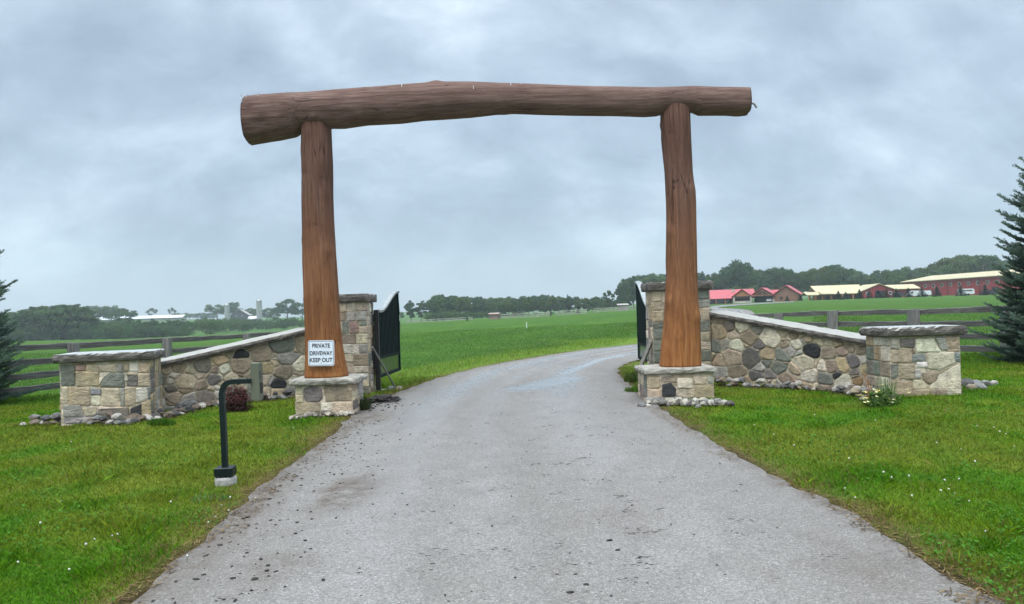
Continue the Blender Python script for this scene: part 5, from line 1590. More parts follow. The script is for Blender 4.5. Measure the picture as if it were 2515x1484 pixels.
# ------------------------------------------------------------------ big spruces
def spruce_meshes(seed, Hh=4.75, Rb=1.28):
    rng = np.random.default_rng(seed); rr = random.Random(seed)
    tr = MB(); tr.tube([Vector((0, 0, -.2)), Vector((0.02, 0, Hh * .3)), Vector((0, .02, Hh * .65)), Vector((0, 0, Hh))], [.09, .07, .04, .008], 9)
    tw0, tw1, tip = [], [], []; br = MB(); z = .10; k = 0
    while z < Hh - .1:
        t = z / Hh; R = Rb * (1 - t) ** .74; nb = 13 if t < .7 else 8; off = rr.uniform(0, 6.28)
        for j in range(nb):
            a = off + 2 * math.pi * j / nb + rr.uniform(-.25, .25); L = R * rr.choice((.62, .75, .85, .95, 1.05, 1.2)) * rr.uniform(.93, 1.07) + .06; zz = z + rr.uniform(-.1, .1)
            d = np.array([math.cos(a), math.sin(a), 0]); s = np.array([-d[1], d[0], 0.])
            up0 = .06 + .75 * t
            f = lambda q: d * L * q + np.array([0, 0, zz + L * (up0 * q - .38 * q * q + .40 * q ** 3)])
            ps = [f(q) for q in np.linspace(0, 1, 7)]
            br.tube([Vector(p) for p in ps], [.014 * (1 - q) * (L / Rb) + .003 for q in np.linspace(0, 1, 7)], 4)
            nt = max(4, int(L / .050))
            for i in range(nt):
                q = .16 + .84 * (i + rr.random()) / nt; p = f(q); q2 = min(1, q + .05); dd = f(q2) - f(q - .05); dd /= np.linalg.norm(dd)
                for e in (-1, 1):
                    l = min(.40, .42 * (L / 1.1)) * (1.05 - q) ** .7 * rr.uniform(.6, 1.15) + .05
                    v = dd * .72 + s * e * rr.uniform(.55, .85) + np.array([0, 0, rr.uniform(-.12, .22)]); v /= np.linalg.norm(v)
                    tw0.append(p); tw1.append(p + v * l + np.array([0, 0, .05 * l])); tip.append(q)
                    if l > .22:
                        m = p + v * l * .5; v2 = v * .75 + dd * .35 + np.array([0, 0, .15]); v2 /= np.linalg.norm(v2)
                        tw0.append(m); tw1.append(m + v2 * l * .5); tip.append(q)
            tw0.append(f(.55)); tw1.append(f(.8)); tip.append(.8); tw0.append(f(.8)); tw1.append(f(1.0) + d * .07 + np.array([0, 0, .03])); tip.append(1.)
        z += .15; k += 1
    A, B, T = np.array(tw0), np.array(tw1), np.array(tip); L = np.linalg.norm(B - A, axis=1)
    n = np.maximum(8, (L * 290).astype(int)); ix = np.repeat(np.arange(len(A)), n); m = len(ix)
    D = (B - A) / L[:, None]; u = rng.uniform(0, 1, m); p = A[ix] + (B - A)[ix] * u[:, None]; d = D[ix]
    r = rng.normal(0, 1, (m, 3)); r -= d * (r * d).sum(1)[:, None]; r /= np.linalg.norm(r, axis=1)[:, None]
    nd = d * .75 + r * .75; nd /= np.linalg.norm(nd, axis=1)[:, None]; ln = rng.uniform(.024, .040, m)[:, None]
    w = np.cross(nd, rng.normal(0, 1, (m, 3))); w /= np.linalg.norm(w, axis=1)[:, None]; w *= .0058
    v = np.stack([p - w, p + w, p + nd * ln], 1).reshape(-1, 3)
    c = np.array([.082, .130, .112]) + (np.array([.165, .230, .195]) - np.array([.082, .130, .112])) * (sstep(.55, 1.0, T[ix]) * rng.uniform(.3, 1, m))[:, None]
    c = c * rng.uniform(.75, 1.3, (m, 1))
    return v, c, tr, br


sv, sc_, str_, sbr = spruce_meshes(5)
sp_root = None


def spruce(px, Y, label, scale, rot):
    global sp_root
    x = P(px, 850, Y).x; g = h1(x, Y)
    if sp_root is None:
        r = thing('spruce_tree', (0, 0, 0), label, 'tree')
        o = np_mesh('foliage', sv, 3, 'leaf', sc_, r)
        str_.build('trunk', 'bark', r, smooth=True); sbr.build('branches', 'bark', r)
        sp_root = r
    else:
        r = copy_tree(sp_root); r['label'] = label
    r.location = (x, Y, g); r.scale = (scale,) * 3; r.rotation_euler.z = rot
    return r


spruce(2598, 14.6, 'blue-green spruce at the right edge in front of the timber fence', 1.0, .6)
spruce(-122, 15.0, 'dark spruce at the left edge, only its branch tips showing', 1.02, 2.9)

# ------------------------------------------------------------------ bushes and flowers
def shrub(name, c, rx, rz, n, base, size, label, cat, seed, mat='leaf', extra=None):
    rng = np.random.default_rng(seed); r = thing(name, (c.x, c.y, c.z), label, cat)
    e = rng.normal(0, 1, (n, 3)); e /= np.linalg.norm(e, axis=1)[:, None]; e[:, 2] = np.abs(e[:, 2])
    az = np.arctan2(e[:, 1], e[:, 0]); lump = 1 + .16 * np.sin(az * 3 + seed) + .12 * np.sin(az * 5 + e[:, 2] * 6) + .10 * np.sin(e[:, 2] * 9 + az * 2)
    p = e * (rng.uniform(.35, 1.05, (n, 1)) ** .5) * lump[:, None] * np.array([rx, rx * .9, rz])
    nn = e + rng.normal(0, .6, e.shape); nn /= np.linalg.norm(nn, axis=1)[:, None]
    col = np.array(base) * rng.uniform(.6, 1.5, (n, 1)) * np.array([1, 1, 1])
    if extra is not None:
        k = (e[:, 2] > .45) & (rng.uniform(0, 1, n) < .6); col[k] = np.array(extra) * rng.uniform(.6, 1.4, (k.sum(), 1))
    np_mesh('foliage', leaf_quads(p, nn, rng.uniform(.7, 1.3, n) * size, rng), 4, mat, col, r)
    mb = MB()
    for k in range(26):
        a = random.uniform(0, 6.28); q = random.uniform(.3, 1.0); d = Vector((math.cos(a) * rx * q, math.sin(a) * rx * q, rz * random.uniform(.75, 1.12) * (1.05 - .4 * q)))
        mb.tube([Vector((c.x, c.y, c.z)) + d * .05, Vector((c.x, c.y, c.z)) + d * .55 + Vector((0, 0, .03)), Vector((c.x, c.y, c.z)) + d], [.006, .005, .002], 5)
    mb.build('stems', 'bark', r)
    return r


g = G(581, 1010)
shrub('barberry_bush', g, .22, .40, 2600, (.038, .016, .017), .016, 'dark red barberry bush between the gooseneck post and the wing wall', 'shrub', 3, extra=(.11, .03, .03))
g = G(2162, 994)
fr = shrub('flowering_plant', g, .22, .19, 1500, (.070, .125, .030), .018, 'low green plant with yellow blossoms at the foot of the right stone pier', 'plant', 8)
mb = MB(); mf = MB()
for k in range(26):
    a, q = U(0, 6.28), U(.3, 1.35); c = g + Vector((math.cos(a) * .27 * q, math.sin(a) * .25 * q - .05, U(.06, .25)))
    if k < 8: c = g + Vector((U(-.36, -.22), U(-.2, .05), U(.04, .14)))
    for j in range(5):
        t = j * 1.257 + U(0, .4); d = Vector((math.cos(t), math.sin(t) * .7, U(.2, .8))).normalized() * .032; s_ = d.cross(Vector((0, 0, 1))).normalized() * .014
        mf.add([c, c + d * .5 + s_, c + d, c + d * .5 - s_], [(0, 1, 2, 3)], random.choice([(.75, .62, .16), (.78, .70, .34), (.8, .74, .5)]))
mf.build('blossoms', 'petal', fr, colours=True)
for k in range(60):
    b0 = g + Vector((U(.02, .16), U(-.1, .1), 0)); a = U(0, 6.28); L = U(.22, .42)
    d = Vector((math.cos(a) * U(.02, .12), math.sin(a) * .08, L)); s_ = Vector((.006, .002, 0))
    mb.add([b0 - s_, b0 + s_, b0 + d * .6 + s_ * .8, b0 + d, b0 + d * .6 - s_ * .8], [(0, 1, 2, 3, 4)], random.choice([(.17, .24, .11), (.26, .31, .19), (.11, .18, .06)]))
mb.build('grass_spears', 'grass', fr, colours=True)
mb = MB()
for k in range(3):
    b0 = g + Vector((-.12 + .03 * k, .05, 0)); mb.tube([b0, b0 + Vector((-.03, 0, .22)), b0 + Vector((-.07 - .02 * k, 0, .46 - .05 * k))], [.008, .006, .003], 5)
mb.build('dry_stalks', 'cedar', fr)


def grass_clump(c, r_, hgt, n, base, label, seed):
    rr = random.Random(seed); mb = MB()
    for k in range(n):
        a, q = rr.uniform(0, 6.28), rr.random() ** .5; b0 = c + Vector((math.cos(a) * r_ * q, math.sin(a) * r_ * q * .8, -.01)); b0.z = h1(b0.x, b0.y) - .01
        l = hgt * rr.uniform(.5, 1.1) * (1.1 - .4 * q); a2 = rr.uniform(0, 6.28); d = Vector((math.cos(a2) * l * .35, math.sin(a2) * l * .35, l)); s_ = Vector((math.cos(a2 + 1.57), math.sin(a2 + 1.57), 0)) * .006
        cc = tuple(v * rr.uniform(.6, 1.5) for v in base)
        mb.add([b0 - s_, b0 + s_, b0 + d * .55 + s_ * .8 + Vector((0, 0, l * .08)), b0 + d, b0 + d * .55 - s_ * .8 + Vector((0, 0, l * .08))], [(0, 1, 2, 3, 4)], cc)
    o = mb.build('grass_clump', 'grass', colours=True, loc=c); tag(o, label, 'grass clump')


grass_clump(G(1570, 938), .28, .26, 800, (.065, .11, .025), 'tall uncut grass clump behind the wooden stake at the right gate', 1)
grass_clump(G(1572, 962), .26, .13, 600, (.065, .13, .02), 'short grass clump on the driveway side of the right pedestal', 2)
grass_clump(G(397, 1042), .18, .11, 420, (.05, .12, .012), 'small dark green tuft in front of the left wing wall', 3)
grass_clump(G(893, 1008), .10, .30, 130, (.055, .075, .03), 'thin weed growing at the right corner of the sign pedestal', 4)
grass_clump(G(518, 1228), .17, .06, 150, (.12, .19, .06), 'pale weed rosette in the lawn below the keypad post', 5)

# ------------------------------------------------------------------ buildings
def frame_at(px, py, Y, deg):
    p = P(px, py, Y); p = Vector((p.x, p.y, h1(p.x, p.y))); a = math.radians(deg)
    return p, Vector((math.cos(a), -math.sin(a), 0)), Vector((math.sin(a), math.cos(a), 0))


def gable(root, c, f, r, w, d, eave, ridge, wall, roof, gab=None, over=.5, gover=.6, names=('wall', 'roof'), hollow=False, z0=-.6, thick=.18):
    """gabled volume: c is the foot of the front gable's middle, f runs along the front, r runs back along the ridge"""
    zz = Vector((0, 0, 1)); L, R_ = c - f * w / 2, c + f * w / 2
    mb = MB(); low = z0 if not hollow else eave - .35
    mb.prism([L + zz * low, R_ + zz * low, R_ + zz * eave, c + zz * ridge, L + zz * eave], r * d)
    mb.build(names[0], wall, root)
    sl = (ridge - eave) / (w / 2); rb = MB()
    e0 = eave - sl * over + .06
    for s in (-1, 1):
        a0 = c + f * (s * (w / 2 + over)) + zz * e0 - r * gover; b0 = c + zz * (ridge + .06) - r * gover
        rb.prism([a0, b0, b0 + zz * thick, a0 + zz * thick], r * (d + 2 * gover))
    rb.build(names[1], roof, root)
    if gab:
        g = MB(); g.prism([L + zz * (eave + .05) - r * .03 + f * .15, R_ + zz * (eave + .05) - r * .03 - f * .15, c + zz * (ridge - .12) - r * .03], -r * .06)
        g.build('gable_panel', gab, root)


def window(root, c, f, r, w, h_, frame='white_paint'):
    zz = Vector((0, 0, 1)); mb = MB(); t = .14
    mb.prism([c - f * (w / 2 + t) - zz * (h_ / 2 + t), c + f * (w / 2 + t) - zz * (h_ / 2 + t), c + f * (w / 2 + t) + zz * (h_ / 2 + t), c - f * (w / 2 + t) + zz * (h_ / 2 + t)], -r * .06)
    fo = mb.build('window', frame, root); mb = MB(); q = c - r * .064
    mb.prism([q - f * w / 2 - zz * h_ / 2, q + f * w / 2 - zz * h_ / 2, q + f * w / 2 + zz * h_ / 2, q - f * w / 2 + zz * h_ / 2], -r * .02)
    mb.build('pane', 'window_glass', fo)


def block(root, name, mat, c, f, r, w, d, z0, z1):
    zz = Vector((0, 0, 1)); mb = MB(); L = c - f * w / 2
    mb.prism([L + zz * z0, L + f * w + zz * z0, L + f * w + zz * z1, L + zz * z1], r * d); return mb.build(name, mat, root)


zz = Vector((0, 0, 1))
c, f, r = frame_at(1802, 747, 262, 8)
lodge = thing('log_lodge', c, 'low log lodge with bright red metal roofs and three gables, right of the right pillar', 'lodge')
# main hall: ridge along the front, prow at the left end
def hall(c, f, r, w, d, eave, ridge, prow, roof):
    L, R_ = c - f * w / 2, c + f * w / 2; rb = MB(); t = zz * .2
    a, b = L - f * .3 - r * .8 + zz * (eave - .25), R_ + f * .3 - r * .8 + zz * (eave - .25)
    p, q = L - f * prow + r * d / 2 + zz * ridge, R_ + f * .5 + r * d / 2 + zz * ridge
    e, g_ = R_ + f * .3 + r * (d + .8) + zz * (eave - .25), L - f * .3 + r * (d + .8) + zz * (eave - .25)
    rb.prism([a, b, q, p], t); rb.prism([g_, p, q, e], t); return rb


block(lodge, 'wall', 'log_siding', c - f * 1.5 + r * 2.2, f, r, 16.5, 7, -.8, 1.9)
hall(c - f * 1.5, f, r, 17.5, 10, 1.95, 4.9, 2.2, 'red_roof').build('roof', 'red_roof', lodge)
block(lodge, 'dark_glazing', 'window_glass', c - f * 4.5 + r * 2.13, f, r, 8, .05, .3, 1.75)
for k in (-9.6, -6.2, -3.0):
    mb = MB(); p = c + f * k - r * .3; mb.tube([p - zz * .6, p + zz * 1.75], .17, 8); mb.build('porch_post', 'cedar', lodge)
cp, ff, rr_ = frame_at(1790, 740, 262, 8)
block(lodge, 'chimney', 'pale_stone', c + f * .4 + r * 3.2, f, r, 1.1, 1.0, 3.0, 5.1)
c1, f1, r1 = frame_at(1823, 748, 258, 30)
gable(lodge, c1, f1, r1, 6.6, 7, 2.35, 4.7, 'dark_timber', 'red_roof', 'cedar', hollow=True, names=('porch_beam', 'porch_roof'))
for s in (-1, 1): block(lodge, 'stone_pillar', 'pale_stone', c1 + f1 * s * 2.9 - r1 * .1, f1, r1, .65, .65, -.6, 2.3)
block(lodge, 'stone_parapet', 'pale_stone', c1 + r1 * .1, f1, r1, 5.1, .4, -.6, .75)
c2, f2, r2 = frame_at(1872, 745, 256, 30)
gable(lodge, c2, f2, r2, 8.4, 8, 2.2, 4.9, 'dark_timber', 'red_roof', 'dark_timber', hollow=True, names=('carport_beam', 'carport_roof'))
for s in (-1, 1):
    block(lodge, 'stone_pillar', 'pale_stone', c2 + f2 * s * 3.7 - r2 * .1, f2, r2, .6, .6, -.6, .9)
    mb = MB(); p = c2 + f2 * s * 3.7 + r2 * .2; mb.tube([p + zz * .85, p + zz * 2.3], .16, 8); mb.build('porch_post', 'cedar', lodge)
block(lodge, 'back_wall', 'interior', c2 + r2 * 7, f2, r2, 8.4, .3, -.6, 2.2)
mb = MB()
for a, b in (((-2.6, 2.45), (0, 4.3)), ((2.6, 2.45), (0, 4.3)), ((0, 2.4), (0, 4.5)), ((-3.6, 2.4), (3.6, 2.4))):
    mb.tube([c2 + f2 * a[0] + zz * a[1] - r2 * .25, c2 + f2 * b[0] + zz * b[1] - r2 * .25], .11, 6)
mb.build('truss', 'cedar', lodge)
c3, f3, r3 = frame_at(1931, 742.5, 252, 30)
gable(lodge, c3, f3, r3, 8.0, 7.5, 2.5, 5.3, 'log_siding', 'red_roof', names=('cabin_wall', 'cabin_roof'), over=.7)
window(lodge, c3 - f3 * 1.7 + zz * 1.2 - r3 * .01, f3, r3, .7, .7, 'dark_timber')
cl, fl2, rl = frame_at(1903, 744, 259, 20)
rb = MB(); a, b = cl - fl2 * 4.5 - rl * .2 + zz * 2.3, cl + fl2 * 4.5 - rl * .2 + zz * 2.3
rb.prism([a, b, b + rl * 3.4 + zz * 1.75, a + rl * 3.4 + zz * 1.75], zz * .18); rb.build('link_roof', 'red_roof', lodge)
block(lodge, 'link_wall', 'interior', cl + rl * .8, fl2, rl, 8.4, .3, -.6, 2.3)
# car under the carport
def car(name, p, f, r, label, mat, L=4.3, Wd=1.75, Hc=1.45, van=False, cat='car'):
    root = thing(name, p, label, cat)
    pr = [(-.5, .32), (-.5, .75), (-.46, .98 if not van else 1.7), (-.36, 1.45 if not van else 1.95), (.08, Hc if not van else 1.95), (.26, .95 if not van else 1.75), (.34, .92 if not van else 1.0), (.5, .80), (.5, .32)]
    mb = MB(); mb.prism([p + f * a * L + zz * b - r * Wd / 2 for a, b in pr], r * Wd); mb.build('body', mat, root)
    mb = MB(); k = [(-.34, 1.02), (-.30, 1.36), (.06, 1.36), (.20, 1.02)] if not van else [(.10, 1.15), (.10, 1.72), (.22, 1.72), (.30, 1.15)]
    mb.prism([p + f * a * L + zz * b - r * (Wd / 2 + .012) for a, b in k], r * (Wd + .024)); mb.build('window', 'window_glass', root)
    for a in (-.31, .31):
        for s in (-1, 1):
            mb = MB(); q = p + f * a * L + r * s * (Wd / 2 - .1) + zz * .32; mb.tube([q - r * .11, q + r * .11], .32, 14); mb.build('wheel', 'black_rubber', root)
    return root


p = c2 + f2 * 2.1 + r2 * 2.5; p.z = h1(p.x, p.y)
car('parked_car', p, r2 * -1, f2, 'white car parked under the dark timber gable of the red roofed lodge', 'white_paint')

# cream roofed stable
c, f, r = frame_at(2158, 728, 243, 4)
stable = thing('stable_building', c, 'low red stable with cream roofs and a log porch, left of the big barn', 'stable')
gable(stable, c, f, r, 10.5, 12, 2.4, 4.5, 'red_siding', 'cream_roof', over=.6, names=('gable_wall', 'roof'))
block(stable, 'doorway', 'interior', c + f * .2 - r * .06, f, r, 3.0, .05, -.4, 2.4)
for s in (-3.6, 3.6): window(stable, c + f * s + zz * 1.5, f, r, .8, .8)
cw = c - f * 11.5 + r * 2.0
block(stable, 'wing_wall_siding', 'log_siding', cw + r * 1.4, f, r, 13.5, 6, -.8, 2.1)
hall(cw, f, r, 14.5, 9, 1.9, 4.6, 1.0, 'cream_roof').build('wing_roof', 'cream_roof', stable)
hall(cw - f * 5.0 - r * 1.6, f, r, 3.4, 5, 1.95, 2.7, .3, 'cream_roof').build('porch_roof', 'cream_roof', stable)
hall(cw - f * 9.6 - r * 1.2, f, r, 3.4, 5, 1.75, 2.5, .3, 'cream_roof').build('porch_roof', 'cream_roof', stable)
for k in (-10.8, -8.6, -6.4, -3.6, 0, 3.4):
    mb = MB(); q = cw + f * k - r * 1.6; mb.tube([q - zz * .8, q + zz * 1.8], .18, 8); mb.build('porch_post', 'cedar', stable)
ce = c + f * 9.3 + r * 3
block(stable, 'side_wall', 'red_siding', ce + r * .4, f, r, 9.6, 6, -.8, 2.6)
rb = MB(); a, b = ce - f * 5.2 - r * .4 + zz * 2.65, ce + f * 5.2 - r * .4 + zz * 2.65
rb.prism([a, b, b + r * 5 + zz * 1.5, a + r * 5 + zz * 1.5], zz * .18); rb.build('side_roof', 'cream_roof', stable)

# big red riding barn
pa, pb = P(2219, 722, 281), P(2462, 722, 240)
f = (pb - pa); f.z = 0; f.normalize(); r = Vector((-f.y, f.x, 0))
g0 = h1(pa.x, pa.y); L = 66.0; Wd = 27.0
c = Vector((pa.x, pa.y, g0 - .4)); ev = P(2219, 693, 281).z - g0 + .4; rd = ev + 1.9
barn = thing('riding_barn', c, 'big two-storey red barn with a long cream roof and a row of small windows', 'barn')
mb = MB(); mb.prism([c - zz * 1.5, c + f * L - zz * 1.5, c + f * L + zz * ev, c + zz * ev], r * Wd)
mb.build('wall', 'red_siding', barn)
mb = MB()
for e in (0, 1):
    q = c + f * (L * e - (.02 if e == 0 else -.02)); mb.prism([q + zz * (ev + .01), q + r * Wd + zz * (ev + .01), q + r * Wd / 2 + zz * rd], f * (.1 if e == 0 else -.1))
mb.build('gable', 'red_siding', barn)
rb = MB(); t = zz * .25
a, b = c - f * .8 - r * .9 + zz * (ev - .18), c + f * (L + .8) - r * .9 + zz * (ev - .18); p_, q_ = c - f * .8 + r * Wd / 2 + zz * (rd + .1), c + f * (L + .8) + r * Wd / 2 + zz * (rd + .1)
rb.prism([a, b, q_, p_], t); a2, b2 = c - f * .8 + r * (Wd + .9) + zz * (ev - .18), c + f * (L + .8) + r * (Wd + .9) + zz * (ev - .18); rb.prism([p_, q_, b2, a2], t)
rb.build('roof', 'cream_roof', barn)
for k in range(17):
    window(barn, c + f * (3.0 + 3.75 * k) + zz * (ev - 2.0) - r * .01, f, r, .95, .95, 'pale_stone')
for k in (7.2, 20.5, 33.5, 47): block(barn, 'downspout', 'dark_timber', c + f * k - r * .12, f, r, .2, .1, -.3, ev - .3)
for k, w_ in ((39.5, 2.6), (13, 1.2)): block(barn, 'doorway', 'interior', c + f * k - r * .06, f, r, w_, .05, -.4, 2.2)

# vehicles beside the barn
def trailer(name, p, f, r, label, L, Hh, mat, stripe=None):
    root = thing(name, p, label, 'trailer'); Wd = 2.1
    pr = [(-.5, .45), (-.5, Hh - .2), (-.46, Hh), (.40, Hh), (.48, Hh - .35), (.5, .9), (.46, .45)]
    mb = MB(); mb.prism([p + f * a * L + zz * b - r * Wd / 2 for a, b in pr], r * Wd); mb.build('body', mat, root)
    mb = MB(); mb.prism([p + f * a * L + zz * b - r * (Wd / 2 + .012) for a, b in ((-.42, Hh * .62), (.34, Hh * .62), (.34, Hh * .80), (-.42, Hh * .80))], r * (Wd + .024)); mb.build('window_strip', stripe or 'window_glass', root)
    for a in (-.12, .06):
        for s in (-1, 1):
            mb = MB(); q = p + f * a * L + r * s * (Wd / 2 - .08) + zz * .34; mb.tube([q - r * .1, q + r * .1], .34, 12); mb.build('wheel', 'black_rubber', root)
    mb = MB(); mb.tube([p + f * L * .47 + zz * .55, p + f * (L * .5 + .9) + zz * .5], .06, 6); mb.build('hitch', 'dark_metal', root)
    return root


def gp(px, Y):
    q = P(px, 730, Y); return Vector((q.x, Y, h1(q.x, Y)))


ex = Vector((1, -.12, 0)).normalized(); ey = Vector((.12, 1, 0)).normalized()
car('delivery_van', gp(2243, 231), -ex, ey, 'white van parked in front of the left end of the big red barn', 'white_paint', L=4.0, van=True, cat='van')
trailer('horse_trailer', gp(2272, 236), ex, ey, 'small white trailer parked just right of the white van by the barn', 2.9, 1.9, 'white_paint', 'sign_white')
trailer('horse_trailer', gp(2207, 234), ex, ey, 'dark trailer parked between the stable gable and the white van', 3.2, 1.5, 'dark_siding')
trailer('horse_trailer', gp(2372, 226), ex, ey, 'white trailer with a dark band parked by the middle of the barn', 4.0, 2.1, 'white_paint')
car('parked_car', gp(2429, 222), ex, ey, 'dark car parked by the right part of the red barn', 'dark_siding', L=3.8)
for x, yt, Y in ((1934, 728, 245), (1966, 727, 247), (2060, 716, 222), (2078, 718, 224), (2112, 712, 222), (2136, 714, 225), (2158, 713, 223), (2178, 711, 221), (2202, 710, 222), (2232, 708, 220), (2265, 706, 220), (2302, 704, 217), (2360, 702, 214), (2420, 699, 213), (1992, 733, 240), (2034, 724, 230)):
    lb = 'small conifer planted along the front of the red and cream stable and barn'
    if x < 1980: lb = 'small conifer at the front of the log cabin gable' if x < 1950 else 'small conifer at the right corner of the log cabin'
    tree(x, yt - 2, Y, 'cone', 1.9, lb, 'small conifers along the stable and barn' if x > 1980 else None, 'conifer_tree')

# far farm
def silo(px, ytop, Y, wpx, label):
    x = P(px, 780, Y).x; g = h1(x, Y) - 2; zt = P(px, ytop, Y).z; R_ = wpx / F * Y / 2
    root = thing('farm_silo', (x, Y, g), label, 'silo'); mb = MB(); c = Vector((x, Y, 0))
    mb.tube([c + zz * g, c + zz * (zt - R_ * .8)], R_, 20); mb.build('tower', 'silo_concrete', root)
    mb = MB(); rings = []
    for k in range(7):
        t = k / 6 * 1.5; rings.append([c + Vector((R_ * 1.03 * math.cos(t) * math.cos(a), R_ * 1.03 * math.cos(t) * math.sin(a), zt - R_ * .8 + R_ * .8 * math.sin(t))) for a in np.linspace(0, 6.283, 17)[:-1]])
    mb.loft(rings); mb.build('dome', 'steel', root)
    mb = MB(); mb.box(c + Vector((R_ * .2, -R_ * 1.05, (g + zt) / 2 - R_ * .4)), (.5, .4, zt - g - R_), 0); mb.build('chute', 'silo_concrete', root)


silo(558, 746, 650, 12, 'shorter grey concrete silo left of the dark barn')
silo(637, 735, 650, 13.5, 'taller grey concrete silo right of the dark barn')
c, f, r = frame_at(588, 786, 655, -12)
fb = thing('farm_barn', c, 'dark gabled barn between the two silos', 'barn')
gable(fb, c, f, r, 15.5, 22, 6.0, 11, 'dark_siding', 'far_timber', z0=-3, over=.6)
for s in (-2.5, 2.5): window(fb, c + f * s + zz * 5.5, f, r, .7, .9)
c, f, r = frame_at(620, 786, 652, -8)
fs = thing('farm_shed', c, 'low shed with a white roof beside the taller silo', 'shed')
block(fs, 'wall', 'dark_siding', c, f, r, 8, 6, -3, 2.4)
rb = MB(); a, b = c - f * 4.3 - r * .4 + zz * 2.3, c + f * 4.3 - r * .4 + zz * 2.3; rb.prism([a, b, b + r * 6.6 + zz * 2.6, a + r * 6.6 + zz * 2.6], zz * .2); rb.build('roof', 'white_paint', fs)
c, f, r = frame_at(548, 780, 652, 0)
fs = thing('farm_shed', c, 'tiny white outbuilding at the left of the shorter silo', 'shed')
gable(fs, c, f, r, 2.4, 4, 2.8, 4.2, 'white_paint', 'white_paint', z0=-3, over=.2)
c, f, r = frame_at(345, 787, 715, -2)
ls = thing('livestock_shed', c, 'long low white-roofed shed on the far left hillside', 'shed')
block(ls, 'wall', 'far_timber', c + r * .5, f, r, 79, 11, -3, 2.2)
hall(c, f, r, 80, 12, 2.3, 4.6, .5, 'white_paint').build('roof', 'white_paint', ls)

# sheds and pale paddock fence along the far edge of the field
def run_shed(px, py, Y, w, d, h0, h1_, mat, label):
    c, f, r = frame_at(px, py, Y, 6); s = thing('run_in_shed', c, label, 'shed')
    block(s, 'back_wall', mat, c, f, r, w, .12, -.4, h0); mb = MB()
    for e in (-1, 1): mb.prism([c + f * e * w / 2 + zz * -.4, c + f * e * w / 2 + r * d - zz * .4, c + f * e * w / 2 + r * d + zz * h1_, c + f * e * w / 2 + zz * h0], f * (-.12 * e))
    mb.build('side_walls', mat, s)
    rb = MB(); a, b = c - f * (w / 2 + .2) - r * .3 + zz * (h0 + .01), c + f * (w / 2 + .2) - r * .3 + zz * (h0 + .01); k = (h1_ - h0)
    rb.prism([a, b, b + r * (d + .6) + zz * k, a + r * (d + .6) + zz * k], zz * .1); rb.build('roof', mat, s)


run_shed(1212, 784, 152, 1.9, 2.2, 1.0, 1.25, 'pink_timber', 'low weathered horse shelter on the pale paddock fence line')
run_shed(1530, 764, 172, 2.3, 2.4, 1.3, 1.6, 'far_timber', 'grey timber shed at the field corner near the right gate leaf')


def far_fence(pts, label, seed, hgt=.95):
    P2 = []
    for (x0, Y0), (x1, Y1) in zip(pts[:-1], pts[1:]):
        n = max(1, int(abs(x1 - x0) / 27))
        for k in range(n): P2.append((x0 + (x1 - x0) * k / n, Y0 + (Y1 - Y0) * k / n))
    P2.append(pts[-1]); pp = []
    for x, Y in P2:
        q = P(x, 780, Y); pp.append((q.x, Y, h1(q.x, Y) + hgt))
    return rail_fence(pp, .38, 3, .13, label, 'paddock_fence', .13, seed=seed, mat='far_timber', pmat='far_timber')


far_fence([(1000, 175), (1060, 168), (1160, 158)], 'low dark rail fence by the pair of trees, far left of the field', 1, .7)
far_fence([(1228, 154), (1290, 154), (1350, 154)], 'pale rail fence right of the horse shelter along the far field edge', 2)
far_fence([(1366, 155), (1440, 156)], 'short pale rail fence around the third small conifer', 3)
far_fence([(1458, 168), (1520, 170), (1572, 172), (1640, 175)], 'pale rail fence running into the grey timber shed beside the right gate', 4)
g = G(1293, 806); mb = MB(); mb.tube([g - zz * .1, g + zz * .42], .035, 8); mb.tube([g + zz * .42, g + zz * .46], [.05, .02], 8)
o = mb.build('marker_stake', 'white_paint', loc=g); tag(o, 'short pale marker stake standing alone in the green field', 'stake')

# ------------------------------------------------------------------ air
mb = MB(); mb.box((0, 900, 40), (7000, 2100, 240))
hz = mb.build('haze', 'mud'); hm = bpy.data.materials.new('haze'); hm.use_nodes = True; nt = hm.node_tree; nt.nodes.clear()
pv = nt.nodes.new('ShaderNodeVolumePrincipled'); om = nt.nodes.new('ShaderNodeOutputMaterial'); nt.links.new(pv.outputs[0], om.inputs['Volume'])
pv.inputs['Color'].default_value = (.80, .88, .97, 1); pv.inputs['Density'].default_value = .0003; pv.inputs['Anisotropy'].default_value = .2
hz.data.materials.clear(); hz.data.materials.append(hm); tag(hz, kind='stuff')

# ------------------------------------------------------------------ sky, sun, camera
SUN_EL, SUN_AZ = math.radians(58), math.radians(200)
w = bpy.data.worlds.new('World'); SC.world = w; w.use_nodes = True; nt = w.node_tree; L_ = nt.links
bg = nt.nodes['Background']; bg.inputs['Strength'].default_value = .1
sky = nt.nodes.new('ShaderNodeTexSky'); sky.sky_type = 'NISHITA'; sky.sun_disc = False; sky.sun_elevation = SUN_EL; sky.sun_rotation = SUN_AZ


def wn(t, **k):
    n = nt.nodes.new(t)
    for a, v in k.items(): setattr(n, a, v)
    return n


def wmath(op, a, b=None):
    n = wn('ShaderNodeMath', operation=op)
    for i, v in enumerate((a, b)):
        if v is None: continue
        if isinstance(v, bpy.types.NodeSocket): L_.new(v, n.inputs[i])
        else: n.inputs[i].default_value = v
    return n.outputs[0]


tc = wn('ShaderNodeTexCoord'); sx = wn('ShaderNodeSeparateXYZ'); L_.new(tc.outputs['Generated'], sx.inputs[0])
zc = wmath('MAXIMUM', sx.outputs[2], 0.0); zq = wmath('ADD', zc, .85)
cx = wn('ShaderNodeCombineXYZ'); L_.new(wmath('DIVIDE', sx.outputs[0], zq), cx.inputs[0]); L_.new(wmath('DIVIDE', sx.outputs[1], zq), cx.inputs[1])


